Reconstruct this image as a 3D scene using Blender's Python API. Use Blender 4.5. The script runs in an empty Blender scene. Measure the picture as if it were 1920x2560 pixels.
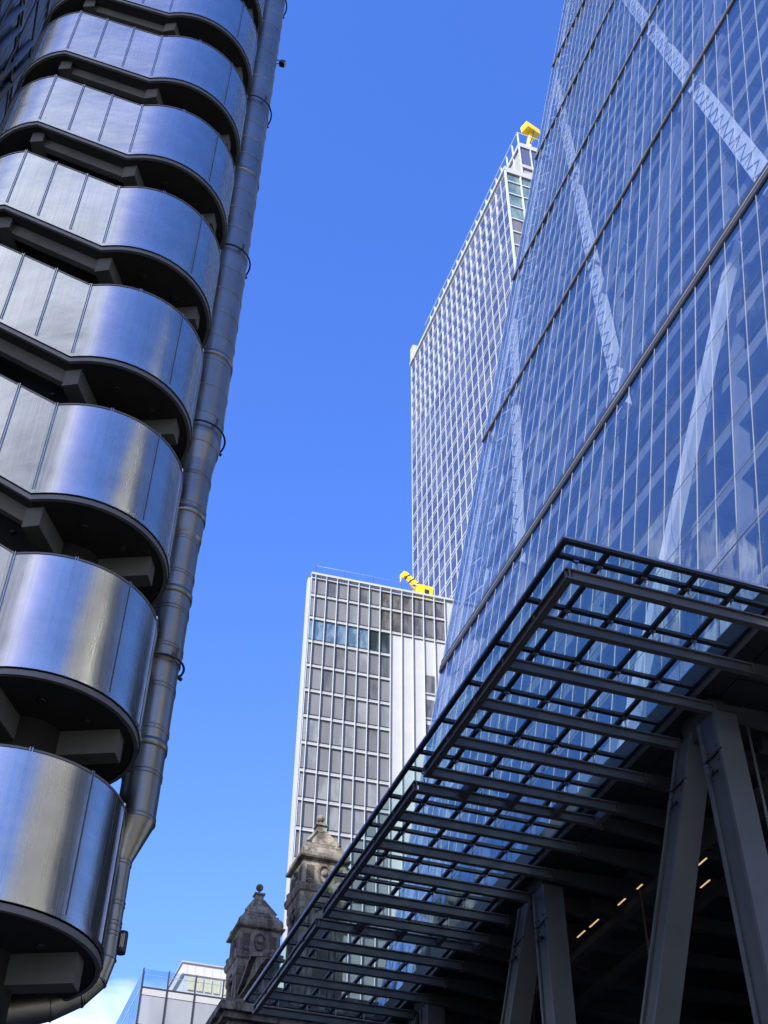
import bpy, math, random
from mathutils import Vector, Matrix

R = math.radians
random.seed(7)
scene = bpy.context.scene

# ------------------------------------------------------------------ camera
# world axes: +X north (right of the street), +Y west (along the street), Z up
CAM_YAW, CAM_PITCH, CAM_ROLL = 0.3309375, 0.7529876, 0.0130208
cam_d = bpy.data.cameras.new("camera")
cam_d.sensor_fit = 'VERTICAL'
cam_d.sensor_height = 36.0
cam_d.sensor_width = 27.0
cam_d.lens = 43.2
cam_d.clip_start = 0.1
cam_d.clip_end = 5000
cam = bpy.data.objects.new("camera", cam_d)
scene.collection.objects.link(cam)
cy_, sy_ = math.cos(CAM_YAW), math.sin(CAM_YAW)
cp_, sp_ = math.cos(CAM_PITCH), math.sin(CAM_PITCH)
fw = Vector((sy_ * cp_, cy_ * cp_, sp_))
rt = Vector((cy_, -sy_, 0))
up = rt.cross(fw)
r2 = rt * math.cos(CAM_ROLL) + up * math.sin(CAM_ROLL)
u2 = -rt * math.sin(CAM_ROLL) + up * math.cos(CAM_ROLL)
cam.matrix_world = Matrix(((r2.x, u2.x, -fw.x, 0.0), (r2.y, u2.y, -fw.y, 0.0), (r2.z, u2.z, -fw.z, 1.6), (0, 0, 0, 1)))
scene.camera = cam

# ------------------------------------------------------------------ light
SUN_EL = R(36.0)
SUN_AZ = R(47.0)                      # from east (-Y) towards south (-X)
sun_dir = Vector((-math.sin(SUN_AZ) * math.cos(SUN_EL), -math.cos(SUN_AZ) * math.cos(SUN_EL), math.sin(SUN_EL)))
sun_d = bpy.data.lights.new("sun", 'SUN')
sun_d.energy = 4.2
sun_d.angle = R(0.53)
sun_d.color = (1.0, 0.95, 0.87)
sun = bpy.data.objects.new("sun", sun_d)
sun.rotation_euler = sun_dir.to_track_quat('Z', 'Y').to_euler()
sun.location = (0, 0, 300)
scene.collection.objects.link(sun)

world = bpy.data.worlds.new("World")
scene.world = world
world.use_nodes = True
wn, wl = world.node_tree.nodes, world.node_tree.links
wn.clear()
w_out = wn.new('ShaderNodeOutputWorld')
w_bg = wn.new('ShaderNodeBackground')
w_bg.inputs['Strength'].default_value = 0.15
sky = wn.new('ShaderNodeTexSky')
sky.sky_type = 'NISHITA'
sky.sun_disc = False
sky.sun_elevation = SUN_EL
sky.sun_rotation = math.atan2(sun_dir.x, sun_dir.y)
sky.altitude = 0
sky.air_density = 1.3
sky.dust_density = 0.6
sky.ozone_density = 3.0
w_hs = wn.new('ShaderNodeHueSaturation')
w_hs.inputs['Saturation'].default_value = 1.25
w_hs.inputs['Value'].default_value = 1.0
wl.new(sky.outputs[0], w_hs.inputs['Color'])
# low white clouds by sky direction; south, west, near-sun ones added for reflections
tc = wn.new('ShaderNodeTexCoord')
sep = wn.new('ShaderNodeSeparateXYZ')
wl.new(tc.outputs['Generated'], sep.inputs[0])
mp = wn.new('ShaderNodeMapping')
mp.inputs['Scale'].default_value = (1.0, 1.0, 1.7)
wl.new(tc.outputs['Generated'], mp.inputs[0])
nz = wn.new('ShaderNodeTexNoise')
nz.inputs['Scale'].default_value = 5.5
nz.inputs['Detail'].default_value = 7
nz.inputs['Roughness'].default_value = 0.58
nz.inputs['Distortion'].default_value = 0.25
wl.new(mp.outputs[0], nz.inputs['Vector'])


def w_range(src, a, b, c, d):
    n = wn.new('ShaderNodeMapRange')
    n.inputs['From Min'].default_value = a
    n.inputs['From Max'].default_value = b
    n.inputs['To Min'].default_value = c
    n.inputs['To Max'].default_value = d
    wl.new(src, n.inputs['Value'])
    return n.outputs[0]


def w_math(op, a, b):
    n = wn.new('ShaderNodeMath')
    n.operation = op
    for i, v in enumerate((a, b)):
        if isinstance(v, float):
            n.inputs[i].default_value = v
        else:
            wl.new(v, n.inputs[i])
    return n.outputs[0]


low = w_range(sep.outputs['Z'], 0.28, 0.41, 0.54, 0.0)
south = w_math('MULTIPLY', w_range(sep.outputs['X'], -0.25, -0.6, 0.0, 0.33), w_range(sep.outputs['Z'], 0.85, 0.6, 0.0, 1.0))
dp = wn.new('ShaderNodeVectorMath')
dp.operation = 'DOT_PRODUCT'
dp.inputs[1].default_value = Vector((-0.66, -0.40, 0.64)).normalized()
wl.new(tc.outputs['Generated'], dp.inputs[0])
added_bank = w_range(dp.outputs['Value'], 0.90, 0.965, 0.0, 0.58)  # unseen cloud added near the sun so the flat steel mirrors it brighter
west = w_math('MULTIPLY', w_range(sep.outputs['X'], 0.0, -0.07, 0.0, 0.23), w_math('MULTIPLY', w_range(sep.outputs['Y'], 0.2, 0.35, 0.0, 1.0), w_range(sep.outputs['Z'], 0.5, 0.65, 0.0, 1.0)))
cover = w_math('ADD', nz.outputs['Fac'], w_math('MAXIMUM', w_math('MAXIMUM', west, added_bank), w_math('MAXIMUM', low, south)))
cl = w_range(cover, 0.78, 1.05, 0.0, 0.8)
w_mix = wn.new('ShaderNodeMixRGB')
w_mix.inputs[2].default_value = (7.6, 7.9, 8.3, 1)
wl.new(cl, w_mix.inputs[0])
w_tint = wn.new('ShaderNodeMixRGB')
w_tint.blend_type = 'MULTIPLY'
w_tint.inputs[0].default_value = 1.0
w_tint.inputs[2].default_value = (0.90, 0.81, 1.27, 1)
wl.new(w_hs.outputs[0], w_tint.inputs[1])
wl.new(w_tint.outputs[0], w_mix.inputs[1])
wl.new(w_mix.outputs[0], w_bg.inputs['Color'])
wl.new(w_bg.outputs[0], w_out.inputs[0])

scene.view_settings.view_transform = 'Standard'
scene.view_settings.look = 'None'
scene.view_settings.exposure = 0.96
scene.view_settings.gamma = 1.0
scene.view_settings.use_curve_mapping = False
scene.cycles.transparent_max_bounces = 32
scene.cycles.max_bounces = 10
scene.cycles.glossy_bounces = 5
scene.cycles.use_denoising = True


# ------------------------------------------------------------------ materials
def mat(name):
    m = bpy.data.materials.new(name)
    m.use_nodes = True
    return m, m.node_tree.nodes, m.node_tree.links, m.node_tree.nodes['Principled BSDF']


def noise(n, l, scale, detail=4, vscale=(1, 1, 1), rough=0.55):
    t = n.new('ShaderNodeTexCoord')
    p = n.new('ShaderNodeMapping')
    p.inputs['Scale'].default_value = vscale
    l.new(t.outputs['Object'], p.inputs[0])
    q = n.new('ShaderNodeTexNoise')
    q.inputs['Scale'].default_value = scale
    q.inputs['Detail'].default_value = detail
    q.inputs['Roughness'].default_value = rough
    l.new(p.outputs[0], q.inputs['Vector'])
    return q.outputs['Fac']


def ramp(n, l, src, c0, c1, p0=0.3, p1=0.7):
    r = n.new('ShaderNodeValToRGB')
    r.color_ramp.elements[0].position = p0
    r.color_ramp.elements[1].position = p1
    r.color_ramp.elements[0].color = (*c0, 1)
    r.color_ramp.elements[1].color = (*c1, 1)
    l.new(src, r.inputs[0])
    return r.outputs[0]


def rng(n, l, src, a, b, c, d):
    q = n.new('ShaderNodeMapRange')
    for k, v in zip(('From Min', 'From Max', 'To Min', 'To Max'), (a, b, c, d)):
        q.inputs[k].default_value = v
    l.new(src, q.inputs['Value'])
    return q.outputs[0]


def bump(n, l, src, p, strength, dist, chain=None):
    b = n.new('ShaderNodeBump')
    b.inputs['Strength'].default_value = strength
    b.inputs['Distance'].default_value = dist
    l.new(src, b.inputs['Height'])
    if chain:
        l.new(chain, b.inputs['Normal'])
    l.new(b.outputs[0], p.inputs['Normal'])
    return b.outputs[0]


def plain(name, col, rough=0.6, metal=0.0, var=0.12, scale=2.0, spec=0.5, bmp=0.0):
    m, n, l, p = mat(name)
    f = noise(n, l, scale, 5)
    c0 = tuple(c * (1 - var) for c in col)
    c1 = tuple(min(1, c * (1 + var)) for c in col)
    l.new(ramp(n, l, f, c0, c1), p.inputs['Base Color'])
    p.inputs['Roughness'].default_value = rough
    p.inputs['Metallic'].default_value = metal
    p.inputs['Specular IOR Level'].default_value = spec
    if bmp:
        bump(n, l, noise(n, l, scale * 6, 4), p, bmp, 0.02)
    return m


def steel(name, c0, c1, r0, r1, dent, dent_scale, brush=0.35):
    m, n, l, p = mat(name)
    f = noise(n, l, 1.0, 3, (34, 34, 0.5))
    g = noise(n, l, 0.9, 4)
    l.new(ramp(n, l, g, c0, c1), p.inputs['Base Color'])
    p.inputs['Metallic'].default_value = 1.0
    l.new(rng(n, l, f, 0.3, 0.7, r0, r1), p.inputs['Roughness'])
    big = noise(n, l, dent_scale, 2, (1, 1, 1.6))
    c = bump(n, l, big, p, dent, 0.25)
    bump(n, l, f, p, brush, 0.0016, c)
    return m


M = {}
M['steel'] = steel('brushed_stainless', (0.335, 0.34, 0.31), (0.44, 0.445, 0.41), 0.20, 0.30, 0.05, 1.0, 0.08)
M['duct'] = steel('duct_stainless', (0.205, 0.198, 0.165), (0.27, 0.262, 0.222), 0.33, 0.48, 0.05, 1.6)
M['duct_band'] = steel('duct_collar_steel', (0.22, 0.22, 0.23), (0.34, 0.34, 0.35), 0.3, 0.45, 0.03, 2)
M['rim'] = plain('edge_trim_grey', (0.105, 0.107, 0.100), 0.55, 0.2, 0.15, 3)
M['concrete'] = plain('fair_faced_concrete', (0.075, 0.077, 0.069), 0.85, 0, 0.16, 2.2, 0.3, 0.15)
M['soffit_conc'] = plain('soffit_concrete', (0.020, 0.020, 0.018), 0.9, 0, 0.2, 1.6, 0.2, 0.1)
M['black'] = plain('black_metal', (0.015, 0.016, 0.018), 0.5, 0.0, 0.2, 4)
M['dark_clad'] = plain('dark_ribbed_steel', (0.075, 0.08, 0.075), 0.45, 0.25, 0.2, 1.0)
M['body'] = plain('dark_office_cladding', (0.09, 0.095, 0.10), 0.5, 0.2, 0.2, 0.4)
M['canopy_steel'] = plain('canopy_dark_paint', (0.085, 0.086, 0.082), 0.42, 0.0, 0.12, 1.5)
M['bar_dark'] = plain('glazing_bar_paint', (0.022, 0.024, 0.026), 0.5, 0.0, 0.12, 3)
M['edge_light'] = plain('glass_edge_channel', (0.32, 0.35, 0.37), 0.35, 0.6, 0.08, 3)
M['column'] = plain('column_grey_paint', (0.10, 0.113, 0.112), 0.45, 0.0, 0.12, 0.8)
M['column_plate'] = plain('column_infill_plate', (0.075, 0.080, 0.080), 0.5, 0.0, 0.12, 0.8)
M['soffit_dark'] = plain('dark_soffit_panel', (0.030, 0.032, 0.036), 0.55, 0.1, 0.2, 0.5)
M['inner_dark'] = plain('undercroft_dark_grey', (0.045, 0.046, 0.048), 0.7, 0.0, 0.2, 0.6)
M['post'] = plain('standoff_steel', (0.40, 0.40, 0.40), 0.35, 0.9, 0.1, 5)
M['white'] = plain('white_metal_panel', (0.38, 0.39, 0.385), 0.5, 0.0, 0.05, 0.4)
M['pale_panel'] = plain('pale_grey_panel', (0.42, 0.43, 0.44), 0.6, 0.0, 0.05, 0.4)
M['white_bar'] = plain('pale_metal_frame', (0.45, 0.50, 0.54), 0.4, 0.0, 0.05, 1.0)
M['grey_shade'] = plain('grey_spandrel', (0.30, 0.31, 0.32), 0.5, 0.0, 0.1, 1.0)
M['yellow'] = plain('crane_yellow_paint', (0.85, 0.58, 0.02), 0.4, 0.0, 0.06, 2)
M['ceil'] = plain('pale_office_ceiling', (0.25, 0.26, 0.265), 0.7, 0.0, 0.15, 0.3)
M['core'] = plain('office_core_wall', (0.25, 0.26, 0.28), 0.7, 0.0, 0.25, 0.12)
M['brace'] = plain('white_brace_paint', (0.84, 0.85, 0.84), 0.5, 0.0, 0.06, 0.4)
M['mullion'] = plain('mullion_light', (0.25, 0.28, 0.33), 0.35, 0.2, 0.06, 1.0)
M['transom'] = plain('transom_dark', (0.16, 0.20, 0.29), 0.4, 0.2, 0.1, 1.0)
M['band_dark'] = plain('band_black', (0.014, 0.015, 0.018), 0.5, 0.0, 0.1, 1.0)
M['band_grey'] = plain('band_bronze_grey', (0.045, 0.043, 0.038), 0.45, 0.3, 0.2, 0.6)
M['band_trim'] = plain('band_trim_pale', (0.62, 0.60, 0.58), 0.4, 0.2, 0.1, 0.6)
M['asphalt'] = plain('asphalt', (0.05, 0.05, 0.052), 0.85, 0.0, 0.2, 6, 0.3, 0.2)
M['paving'] = plain('pavement_stone', (0.19, 0.185, 0.18), 0.8, 0.0, 0.15, 1.2, 0.3, 0.1)
M['kerb'] = plain('granite_kerb', (0.30, 0.30, 0.30), 0.7, 0.0, 0.15, 5)
M['paint'] = plain('road_paint_white', (0.72, 0.72, 0.70), 0.7, 0.0, 0.08, 5)
M['ground'] = plain('city_ground', (0.11, 0.107, 0.103), 0.9, 0.0, 0.15, 0.05)
M['warm_stone'] = plain('warm_stone_wall', (0.42, 0.415, 0.385), 0.8, 0.0, 0.12, 0.5)
M['beige_blind'] = plain('beige_blind', (0.50, 0.45, 0.30), 0.7, 0.0, 0.1, 2)


def stone():
    m, n, l, p = mat('weathered_portland_stone')
    a = noise(n, l, 1.5, 8, (1, 1, 0.45), 0.65)
    b = noise(n, l, 9, 6, (1, 1, 1), 0.7)
    c = ramp(n, l, a, (0.075, 0.066, 0.054), (0.29, 0.27, 0.23), 0.38, 0.62)
    mx = n.new('ShaderNodeMixRGB')
    mx.blend_type = 'MULTIPLY'
    mx.inputs[0].default_value = 0.55
    l.new(c, mx.inputs[1])
    l.new(ramp(n, l, b, (0.5, 0.48, 0.45), (1, 1, 1), 0.35, 0.6), mx.inputs[2])
    l.new(mx.outputs[0], p.inputs['Base Color'])
    p.inputs['Roughness'].default_value = 0.9
    p.inputs['Specular IOR Level'].default_value = 0.2
    bump(n, l, b, p, 0.5, 0.06)
    return m


M['stone'] = stone()
M['stone_dark'] = plain('soot_dark_stone', (0.10, 0.092, 0.08), 0.92, 0.0, 0.5, 4, 0.2, 0.6)
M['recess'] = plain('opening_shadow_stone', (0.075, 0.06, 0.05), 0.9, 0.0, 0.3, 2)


def cell_noise(n, l, size, off=(0, 0, 0)):
    t = n.new('ShaderNodeTexCoord')
    a = n.new('ShaderNodeVectorMath')
    a.operation = 'ADD'
    a.inputs[1].default_value = off
    l.new(t.outputs['Object'], a.inputs[0])
    q = n.new('ShaderNodeVectorMath')
    q.operation = 'SNAP'
    q.inputs[1].default_value = size
    l.new(a.outputs[0], q.inputs[0])
    w = n.new('ShaderNodeTexWhiteNoise')
    l.new(q.outputs[0], w.inputs[0])
    return w


def glass(name, tint, gloss, base, mult, power=5.0, rough=0.0, wob=0.0, wscale=0.6, body=None, body_fac=0.0, cell=None):
    m = bpy.data.materials.new(name)
    m.use_nodes = True
    n, l = m.node_tree.nodes, m.node_tree.links
    n.clear()
    out = n.new('ShaderNodeOutputMaterial')
    tr = n.new('ShaderNodeBsdfTransparent')
    tr.inputs[0].default_value = (*tint, 1)
    gl = n.new('ShaderNodeBsdfGlossy')
    gl.inputs['Color'].default_value = (*gloss, 1)
    gl.inputs['Roughness'].default_value = rough
    fr = n.new('ShaderNodeLayerWeight')          # 1 - |cos|, the same from both sides of a pane
    fr.inputs['Blend'].default_value = 0.5
    pw = n.new('ShaderNodeMath')
    pw.operation = 'POWER'
    pw.inputs[1].default_value = power
    l.new(fr.outputs['Facing'], pw.inputs[0])
    mul = n.new('ShaderNodeMath')
    mul.operation = 'MULTIPLY_ADD'
    mul.use_clamp = True
    mul.inputs[1].default_value = mult
    mul.inputs[2].default_value = base
    l.new(pw.outputs[0], mul.inputs[0])
    mx = n.new('ShaderNodeMixShader')
    l.new(mul.outputs[0], mx.inputs[0])
    first = tr.outputs[0]
    if body:
        df = n.new('ShaderNodeBsdfDiffuse')
        df.inputs[0].default_value = (*body, 1)
        m2 = n.new('ShaderNodeMixShader')
        m2.inputs[0].default_value = body_fac
        l.new(tr.outputs[0], m2.inputs[1])
        l.new(df.outputs[0], m2.inputs[2])
        first = m2.outputs[0]
    l.new(first, mx.inputs[1])
    l.new(gl.outputs[0], mx.inputs[2])
    l.new(mx.outputs[0], out.inputs[0])
    if wob:
        f = noise(n, l, wscale, 3, (1, 1, 0.35))
        b = n.new('ShaderNodeBump')
        if cell:                                   # every pane sits at a slightly different tilt
            w = cell_noise(n, l, cell, (0, 24.05, 3.65))
            geo = n.new('ShaderNodeNewGeometry')
            sc_ = n.new('ShaderNodeVectorMath')
            sc_.operation = 'MULTIPLY_ADD'
            sc_.inputs[1].default_value = (0.035, 0.035, 0.035)
            l.new(w.outputs['Color'], sc_.inputs[0])
            l.new(geo.outputs['Normal'], sc_.inputs[2])
            nm = n.new('ShaderNodeVectorMath')
            nm.operation = 'NORMALIZE'
            l.new(sc_.outputs[0], nm.inputs[0])
            l.new(nm.outputs[0], b.inputs['Normal'])
        b.inputs['Strength'].default_value = wob
        b.inputs['Distance'].default_value = 0.3
        l.new(f, b.inputs['Height'])
        l.new(b.outputs[0], gl.inputs['Normal'])
    return m


M['facade_glass'] = glass('tower_facade_glass', (0.84, 0.87, 0.91), (0.86, 0.92, 0.92), 0.15, 0.42, 3.0, 0.0, 0.12, 0.5, cell=(50, 1.585, 4.0))
M['canopy_glass'] = glass('canopy_roof_glass', (0.83, 0.93, 0.94), (0.9, 0.95, 1.0), 0.03, 0.8)
M['rail_glass'] = glass('balustrade_glass', (0.82, 0.88, 0.92), (0.9, 0.95, 1.0), 0.04, 1.0)


def window_glass(name, col, blind, rough=0.06, sc=0.6, spec=0.7, cell=None, off=(0, 0, 0)):
    m, n, l, p = mat(name)
    a = noise(n, l, sc, 2, (1, 1, 0.3))
    if cell:
        w = cell_noise(n, l, cell, off)
        q = n.new('ShaderNodeMath')
        q.operation = 'MULTIPLY_ADD'
        q.inputs[1].default_value = 0.7
        l.new(w.outputs['Value'], q.inputs[0])
        q2 = n.new('ShaderNodeMath')
        q2.operation = 'MULTIPLY'
        q2.inputs[1].default_value = 0.35
        l.new(a, q2.inputs[0])
        l.new(q2.outputs[0], q.inputs[2])
        a = q.outputs[0]
    l.new(ramp(n, l, a, col, blind, 0.4, 0.6), p.inputs['Base Color'])
    p.inputs['Roughness'].default_value = rough
    p.inputs['Specular IOR Level'].default_value = spec
    return m


M['tower_win'] = window_glass('violet_tinted_window', (0.042, 0.052, 0.100), (0.082, 0.092, 0.150), 0.08, 0.6, 0.7, (50, 2.5, 4.0), (0, 24.4, 2.84))
M['tower_win_b'] = window_glass('violet_pale_window', (0.07, 0.075, 0.13), (0.10, 0.105, 0.165), 0.1)
M['east_win'] = window_glass('teal_grey_window', (0.08, 0.125, 0.12), (0.17, 0.24, 0.23), 0.05)
M['east_win_b'] = window_glass('brown_grey_window', (0.10, 0.095, 0.085), (0.17, 0.16, 0.15), 0.1)
M['clear_blue'] = window_glass('blue_clear_window', (0.06, 0.11, 0.17), (0.13, 0.20, 0.27), 0.03, 1.5)
M['clear_dark'] = window_glass('dark_clear_window', (0.02, 0.03, 0.035), (0.07, 0.09, 0.11), 0.03)


def blind_window():
    m, n, l, p = mat('grey_slatted_blind_window')
    t = n.new('ShaderNodeTexCoord')
    w = n.new('ShaderNodeTexWave')
    w.bands_direction = 'Z'
    w.inputs['Scale'].default_value = 4.2
    w.inputs['Distortion'].default_value = 0.6
    w.inputs['Detail Scale'].default_value = 0.4
    l.new(t.outputs['Object'], w.inputs[0])
    a = noise(n, l, 0.5, 2, (1, 1, 0.2))
    mx = n.new('ShaderNodeMixRGB')
    mx.inputs[0].default_value = 0.3
    l.new(ramp(n, l, a, (0.12, 0.125, 0.125), (0.18, 0.185, 0.185), 0.35, 0.65), mx.inputs[1])
    l.new(ramp(n, l, w.outputs[0], (0.09, 0.09, 0.095), (0.24, 0.245, 0.25), 0.3, 0.7), mx.inputs[2])
    l.new(mx.outputs[0], p.inputs['Base Color'])
    p.inputs['Roughness'].default_value = 0.25
    return m


M['blind_win'] = blind_window()
M['blind_win_l'] = window_glass('pale_blind_window', (0.15, 0.158, 0.165), (0.22, 0.23, 0.235), 0.22, 0.9)
M['blind_win_d'] = window_glass('deep_grey_window', (0.075, 0.08, 0.083), (0.13, 0.135, 0.138), 0.18, 0.9)
M['blind_win_b'] = window_glass('brown_blind_window', (0.06, 0.057, 0.05), (0.13, 0.125, 0.115), 0.15, 1.2)
M['grey_glass'] = window_glass('pale_grey_glass', (0.24, 0.26, 0.29), (0.30, 0.32, 0.35), 0.12, 0.3)
M['blue_glass'] = window_glass('blue_mirror_glass', (0.06, 0.14, 0.42), (0.10, 0.20, 0.52), 0.05, 0.4)
M['sun_blocker'] = window_glass('silver_tower_glass', (0.36, 0.38, 0.35), (0.46, 0.48, 0.45), 0.05, 0.1, 1.0)


def lamp_mat(name, col, s):
    m, n, l, p = mat(name)
    p.inputs['Emission Color'].default_value = (*col, 1)
    p.inputs['Emission Strength'].default_value = s
    f = noise(n, l, 3, 2)
    l.new(ramp(n, l, f, col, tuple(min(1, c * 1.05) for c in col)), p.inputs['Base Color'])
    return m


M['warm_lamp'] = lamp_mat('warm_strip_light', (1.0, 0.66, 0.30), 0.4)


# ------------------------------------------------------------------ mesh helpers
ORG = {}
COL = scene.collection


class MB:
    def __init__(s):
        s.v, s.f, s.sm = [], [], []

    def face(s, pts, smooth=False):
        i = len(s.v)
        s.v += [tuple(p) for p in pts]
        s.f.append(tuple(range(i, i + len(pts))))
        s.sm.append(smooth)

    def box(s, x0, y0, z0, x1, y1, z1):
        if x0 > x1: x0, x1 = x1, x0
        if y0 > y1: y0, y1 = y1, y0
        if z0 > z1: z0, z1 = z1, z0
        i = len(s.v)
        s.v += [(x0, y0, z0), (x1, y0, z0), (x1, y1, z0), (x0, y1, z0), (x0, y0, z1), (x1, y0, z1), (x1, y1, z1), (x0, y1, z1)]
        for q in ((0, 3, 2, 1), (4, 5, 6, 7), (0, 1, 5, 4), (1, 2, 6, 5), (2, 3, 7, 6), (3, 0, 4, 7)):
            s.f.append(tuple(i + k for k in q))
            s.sm.append(False)
        return s

    def hexa(s, lo, hi):
        """lo, hi: four corners each, counter-clockwise seen from hi's side"""
        i = len(s.v)
        s.v += [tuple(p) for p in lo] + [tuple(p) for p in hi]
        for q in ((3, 2, 1, 0), (4, 5, 6, 7), (0, 1, 5, 4), (1, 2, 6, 5), (2, 3, 7, 6), (3, 0, 4, 7)):
            s.f.append(tuple(i + k for k in q))
            s.sm.append(False)
        return s

    def bar(s, p0, p1, w, h, side=(0, 0, 1), w1=None, h1=None):
        """box from p0 to p1; h along `side` (made square to the axis), w across"""
        p0, p1 = Vector(p0), Vector(p1)
        d = (p1 - p0).normalized()
        b = Vector(side)
        b = (b - d * b.dot(d)).normalized()
        a = d.cross(b)
        w1 = w if w1 is None else w1
        h1 = h if h1 is None else h1
        lo = [p0 + a * (i * w / 2) + b * (j * h / 2) for i, j in ((-1, -1), (1, -1), (1, 1), (-1, 1))]
        hi = [p1 + a * (i * w1 / 2) + b * (j * h1 / 2) for i, j in ((-1, -1), (1, -1), (1, 1), (-1, 1))]
        return s.hexa(lo, hi)

    def prism(s, poly, z0, z1):
        n = len(poly)
        i = len(s.v)
        s.v += [(x, y, z0) for x, y in poly] + [(x, y, z1) for x, y in poly]
        s.f.append(tuple(i + k for k in reversed(range(n)))); s.sm.append(False)
        s.f.append(tuple(i + n + k for k in range(n))); s.sm.append(False)
        for k in range(n):
            j = (k + 1) % n
            s.f.append((i + k, i + j, i + n + j, i + n + k)); s.sm.append(False)
        return s

    def tube(s, pts, radii, n=16, cap=True, closed=False):
        pts = [Vector(p) for p in pts]
        if not hasattr(radii, '__len__'):
            radii = [radii] * len(pts)
        m = len(pts)
        i0 = len(s.v)
        prev = None
        for k, p in enumerate(pts):
            if closed:
                t = pts[(k + 1) % m] - pts[k - 1]
            else:
                t = pts[min(k + 1, m - 1)] - pts[max(k - 1, 0)]
            t.normalize()
            if prev is None:
                ref = Vector((0, 0, 1)) if abs(t.z) < 0.9 else Vector((1, 0, 0))
                a = t.cross(ref).normalized()
            else:
                a = (prev - t * prev.dot(t)).normalized()
            prev = a
            b = t.cross(a)
            for q in range(n):
                an = 2 * math.pi * q / n
                s.v.append(tuple(p + (a * math.cos(an) + b * math.sin(an)) * radii[k]))
        for k in range(m if closed else m - 1):
            k2 = (k + 1) % m
            for q in range(n):
                q2 = (q + 1) % n
                s.f.append((i0 + k * n + q, i0 + k * n + q2, i0 + k2 * n + q2, i0 + k2 * n + q))
                s.sm.append(True)
        if cap and not closed:
            s.f.append(tuple(i0 + q for q in reversed(range(n)))); s.sm.append(False)
            s.f.append(tuple(i0 + (m - 1) * n + q for q in range(n))); s.sm.append(False)
        return s

    def lathe(s, cx, cy, prof, n=24, smooth=True):
        i0 = len(s.v)
        for r, z in prof:
            for q in range(n):
                a = 2 * math.pi * q / n
                s.v.append((cx + r * math.cos(a), cy + r * math.sin(a), z))
        for k in range(len(prof) - 1):
            for q in range(n):
                q2 = (q + 1) % n
                s.f.append((i0 + k * n + q, i0 + k * n + q2, i0 + (k + 1) * n + q2, i0 + (k + 1) * n + q))
                s.sm.append(smooth)
        s.f.append(tuple(i0 + q for q in reversed(range(n)))); s.sm.append(False)
        s.f.append(tuple(i0 + (len(prof) - 1) * n + q for q in range(n))); s.sm.append(False)
        return s

    def ball(s, c, r, n=16, m=10):
        prof = [(max(1e-4, r * math.sin(math.pi * k / m)), c[2] - r * math.cos(math.pi * k / m)) for k in range(m + 1)]
        return s.lathe(c[0], c[1], prof, n)

    def squares(s, cx, cy, prof):
        """square sections (half width, z) stacked into one solid"""
        i0 = len(s.v)
        for r, z in prof:
            s.v += [(cx - r, cy - r, z), (cx + r, cy - r, z), (cx + r, cy + r, z), (cx - r, cy + r, z)]
        for k in range(len(prof) - 1):
            for q in range(4):
                q2 = (q + 1) % 4
                s.f.append((i0 + k * 4 + q, i0 + k * 4 + q2, i0 + (k + 1) * 4 + q2, i0 + (k + 1) * 4 + q)); s.sm.append(False)
        s.f.append((i0 + 3, i0 + 2, i0 + 1, i0)); s.sm.append(False)
        e = i0 + (len(prof) - 1) * 4
        s.f.append((e, e + 1, e + 2, e + 3)); s.sm.append(False)
        return s

    def build(s, name, material, parent=None, origin=None):
        if origin is None:
            origin = ORG[parent] if parent else Vector((0, 0, 0))
        origin = Vector(origin)
        me = bpy.data.meshes.new(name)
        me.from_pydata([tuple(Vector(p) - origin) for p in s.v], [], s.f)
        me.polygons.foreach_set('use_smooth', s.sm)
        me.materials.append(material)
        me.update()
        o = bpy.data.objects.new(name, me)
        COL.objects.link(o)
        if parent:
            o.parent = parent
        else:
            o.location = origin
        ORG[o] = origin
        return o


def tag(o, label, cat, group=None):
    o['label'] = label
    o['category'] = cat
    if group:
        o['group'] = group
    return o


def thing(name, label, cat, loc, group=None):
    o = bpy.data.objects.new(name, None)
    o.location = loc
    o.empty_display_size = 0.5
    COL.objects.link(o)
    ORG[o] = Vector(loc)
    return tag(o, label, cat, group)


def struct(name, mb, m):
    o = mb.build(name, m)
    o['kind'] = 'structure'
    return o


def copy_part(o, parent, shift=(0, 0, 0)):
    c = o.copy()
    COL.objects.link(c)
    c.parent = parent
    c.location = Vector(o.location) + Vector(shift)
    return c


def lerp(a, b, t):
    return a + (b - a) * t


# ------------------------------------------------------------------ ground and street
struct('ground', MB().box(-1500, -1500, -0.4, 1500, 1500, -0.004), M['ground'])
struct('road', MB().box(3.0, -120, -0.2, 11.5, 400, 0.0), M['asphalt'])
g = MB(); g.box(-6.9, -120, -0.2, 2.7, 400, 0.12); struct('south_pavement', g, M['paving'])
g = MB(); g.box(11.8, -120, -0.2, 25.0, 400, 0.12); struct('north_pavement', g, M['paving'])
g = MB(); g.box(2.7, -120, -0.2, 3.0, 400, 0.125); g.box(11.5, -120, -0.2, 11.8, 400, 0.125); struct('kerb', g, M['kerb'])
g = MB()
for k in range(40):
    g.box(7.2, -100 + k * 6, 0.0, 7.3, -97 + k * 6, 0.004)
struct('road_marking', g, M['paint'])

# ------------------------------------------------------------------ clad stair tower (left)
AX = Vector((-0.9165, 0.40, 0)).normalized()      # from north landing to south landing
NO = Vector((-0.40, -0.9165, 0)).normalized()     # outward from the front flight
C0 = Vector((0.10, 17.22, 0))
FLIGHT = 2.41
EXT = 0.17
CB = C0 + AX * EXT
C1 = CB + AX * FLIGHT
RAD = 1.72
Z0 = 8.65
STOREY = 3.5
CLAD = 2.13


def ang(v):
    return math.atan2(v.y, v.x)


A_F = ang(NO)


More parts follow.
